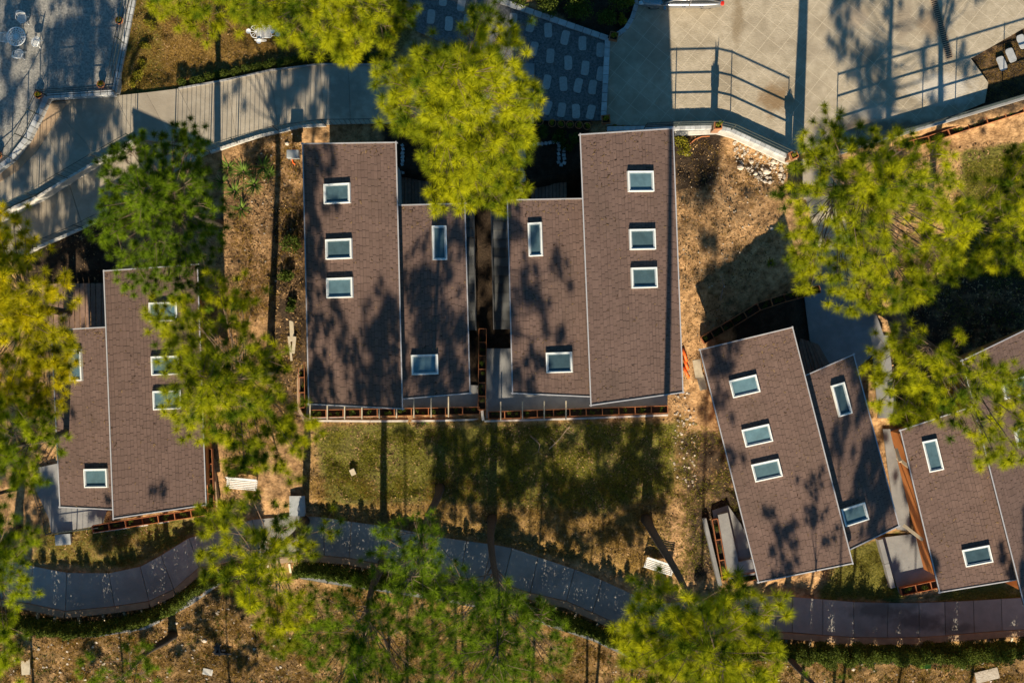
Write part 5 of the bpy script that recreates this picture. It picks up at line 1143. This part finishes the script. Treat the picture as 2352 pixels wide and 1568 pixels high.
# ------------------------------------------------------------------ trees
pine('pine_tree', 'yellow green pine crown cut by the top edge left of centre, over the cart stand', [(560, -110), (560, 50), (640, 60), (660, 100), (770, 132), (815, 135), (850, 100), (905, 105), (940, 40), (950, -110)], 12, 20, 'needle_y', 301, dens=1.5, base=(800, 40))
pine('pine_tree', 'pine crown at the top edge above the brown lawn, left of the cart stand', [(330, -110), (335, 15), (400, 42), (455, 68), (520, 72), (560, 40), (600, 15), (620, -110)], 12, 20, 'needle_y', 302, dens=1.4, base=(540, -20))
pine('pine_tree', 'tall bright pine in the top centre between the two middle houses', [(1075, 40), (1120, 8), (1160, 40), (1198, 110), (1230, 170), (1230, 300), (1205, 330), (1195, 400), (1170, 472), (1100, 484), (985, 452), (990, 400), (960, 330), (915, 290), (905, 250), (860, 190), (858, 150), (940, 140), (1000, 110), (1080, 100)], 13, 26, 'needle_y', 303, dens=1.7)
pine('pine_tree', 'dense dark green pine above the far left house', [(300, 300), (340, 330), (430, 283), (470, 310), (492, 340), (500, 420), (520, 520), (480, 600), (460, 682), (290, 672), (280, 610), (235, 590), (230, 490), (222, 400), (250, 350)], 9, 15, 'needle_d', 304, dens=1.6, nl=.32)
pine('pine_tree', 'golden yellow pine at the left edge beside the far left house', [(-70, 455), (0, 462), (55, 500), (85, 560), (72, 640), (130, 650), (190, 665), (175, 690), (130, 720), (187, 790), (160, 870), (110, 935), (60, 945), (-70, 900)], 7, 17, 'needle_o', 305, dens=1.4, base=(160, 720))
pine('pine_tree', 'dark green pine at the left edge under the golden one', [(-70, 870), (60, 915), (112, 930), (126, 1020), (100, 1112), (40, 1126), (-70, 1140)], 4, 16, 'needle_g', 306, dens=1.4)
pine('pine_tree', 'green pine at the left edge beside the bottom path', [(-70, 1150), (50, 1180), (65, 1290), (75, 1350), (40, 1420), (20, 1530), (-70, 1570)], 5, 17, 'needle_g', 307, dens=1.4, base=(40, 1215))
pine('pine_tree', 'loose open pine with bare branches between the far left and middle houses', [(345, 700), (400, 690), (470, 700), (500, 622), (590, 660), (600, 760), (640, 830), (680, 900), (702, 1000), (680, 1090), (640, 1112), (560, 1080), (500, 1020), (420, 1010), (383, 940), (420, 900), (380, 850), (338, 790)], 9, 17, 'needle_y', 308, dens=1.25, tufts=6, spread=.6, base=(620, 850))
pine('pine_tree', 'bright pine over the bottom path left of centre', [(440, 1160), (560, 1130), (640, 1150), (765, 1200), (750, 1262), (690, 1270), (640, 1330), (702, 1400), (700, 1480), (640, 1502), (590, 1440), (570, 1370), (530, 1310), (458, 1300)], 9, 17, 'needle_y', 309, dens=.95, base=(700, 1195))
pine('pine_tree', 'thin dark pine crown over the middle of the bottom path', [(850, 1250), (900, 1190), (1000, 1160), (1012, 1250), (1062, 1290), (1080, 1360), (1000, 1420), (880, 1402)], 9, 19, 'needle_d', 310, dens=1.0, tufts=6, k=120, nl=.34, base=(1010, 1120))  # dark needles here and on the next two pines paint in southern trees' shade
pine('pine_tree', 'wide green pine at the bottom edge, left of centre', [(700, 1350), (860, 1340), (980, 1400), (1000, 1568), (940, 1640), (720, 1640), (690, 1500)], 6, 15, 'needle_d', 311, dens=1.15, k=130, nl=.38, base=(880, 1290))
pine('pine_tree', 'wide dark pine at the bottom edge in the centre', [(1000, 1300), (1150, 1350), (1290, 1390), (1332, 1450), (1290, 1568), (1200, 1640), (1000, 1640), (960, 1450)], 9, 22, 'needle_d', 312, dens=1.05, k=130, nl=.38, base=(1130, 1190))
pine('pine_tree', 'leaning pine with long bare trunk at the bottom right of centre', [(1445, 1330), (1530, 1300), (1600, 1400), (1700, 1340), (1780, 1370), (1775, 1500), (1782, 1560), (1700, 1660), (1480, 1660), (1440, 1500), (1420, 1470)], 20, 29, 'needle_y', 313, dens=1.0, base=(1485, 1192), trunk=.22)
pine('pine_tree', 'large bright pine at the upper right covering the paved corner', [(1910, 270), (1960, 245), (1980, 300), (2060, 320), (2170, 340), (2242, 430), (2230, 600), (2130, 692), (2000, 722), (1900, 690), (1840, 640), (1808, 560), (1788, 460), (1860, 400), (1840, 340)], 10, 20, 'needle_y', 314, dens=1.1, base=(1826, 440), trunk=.3)
pine('pine_tree', 'golden green pine at the right edge over the bright lawn', [(2270, 350), (2360, 330), (2430, 500), (2380, 620), (2240, 636), (2218, 600), (2260, 500)], 7, 14, 'needle_y', 315, dens=1.25)
pine('pine_tree', 'spreading pine with pale bare limbs over the right-hand house', [(1988, 800), (2080, 750), (2130, 820), (2200, 760), (2280, 820), (2360, 840), (2420, 950), (2360, 1060), (2270, 1082), (2230, 1000), (2150, 980), (2050, 976), (1984, 930)], 8, 16, 'needle_y', 316, dens=.95, base=(2012, 705), trunk=.24)

# pines further down the hill, south of the picture: their tall crowns shade the path, lawn and roofs
def south(x, y, zlo, zhi, wd, seed, dens=1.5, lb='pine standing on the slope below the bottom photo edge'):
    k = S * H / (H - (zlo + zhi) / 2); cx, cy = CX + x * k, CY - y * k; w_ = wd / 2 * k
    poly = [(cx + w_ * a, cy + w_ * .7 * b) for a, b in ((-1, -.3), (-.5, -1), (.4, -.9), (1, -.2), (.9, .6), (.2, 1), (-.7, .8))]
    pine('pine_tree', lb, poly, zlo, zhi, 'needle_g', seed, dens=dens, k=75, nw=.038, tufts=8, trunk=.095, nl=.38, group='pines beyond the ' + ('left' if 'left' in lb else 'bottom') + ' photo edge')
for i, (x, zl, zh, wd) in enumerate([(-27, 0, 11, 5.5), (-22, 0, 6, 5), (-16, 0, 5, 4.5), (-7.1, 5, 20, 2.2), (-4.6, 2, 21, 3.6), (-1.6, 2, 21, 3.6), (1.0, 2, 19, 2.6), (4.4, 2, 13, 4), (9.9, 6, 19, 2.4), (13, 1, 10, 4), (17.8, 4, 16, 3.4), (21.5, 0, 8, 4), (25.5, 0, 12, 5)]):
    south(x, -24 - (i % 3) * .8, zl, zh, wd, 401 + i)
for i, (x, zl, zh, wd) in enumerate([(-3.2, 4.6, 10, 4), (.6, 4.6, 10.5, 4.5), (4.0, 4.6, 10, 4), (6.6, 4.4, 9, 3)]): south(x, -25.5, zl, zh, wd, 421 + i, 2.2)
for i, (x, zl, zh, wd) in enumerate([(-6.2, 9, 21, 2.6), (-3.4, 10, 22, 3), (-.6, 10, 21, 2.6), (18.4, 11, 20, 3.4), (16.0, 12.5, 19, 2.6)]): south(x, -26.5 + (i > 2) * 2, zl, zh, wd, 441 + i, 2.2 + (i > 2))
for i, (x, y, zl, zh, wd) in enumerate([(-27.3, .5, 6, 15, 4.6), (-27.0, -8, 4, 12, 4.6)]): south(x, y, zl, zh, wd, 431 + i, 1.8, 'pine just beyond the left photo edge, shading the patio and path')
pine('pine_tree', 'wispy young pine on the dry slope at the bottom left', [(190, 1500), (330, 1440), (372, 1500), (360, 1660), (180, 1660)], 3, 8, 'needle_d', 461, dens=.5, k=110, nl=.34)
pine('pine_tree', 'wispy pine at the bottom edge right of the leaning pine', [(1800, 1560), (1860, 1520), (1960, 1530), (2000, 1600), (1900, 1680), (1800, 1660)], 2, 7, 'needle_d', 462, dens=.55, k=110, nl=.34)
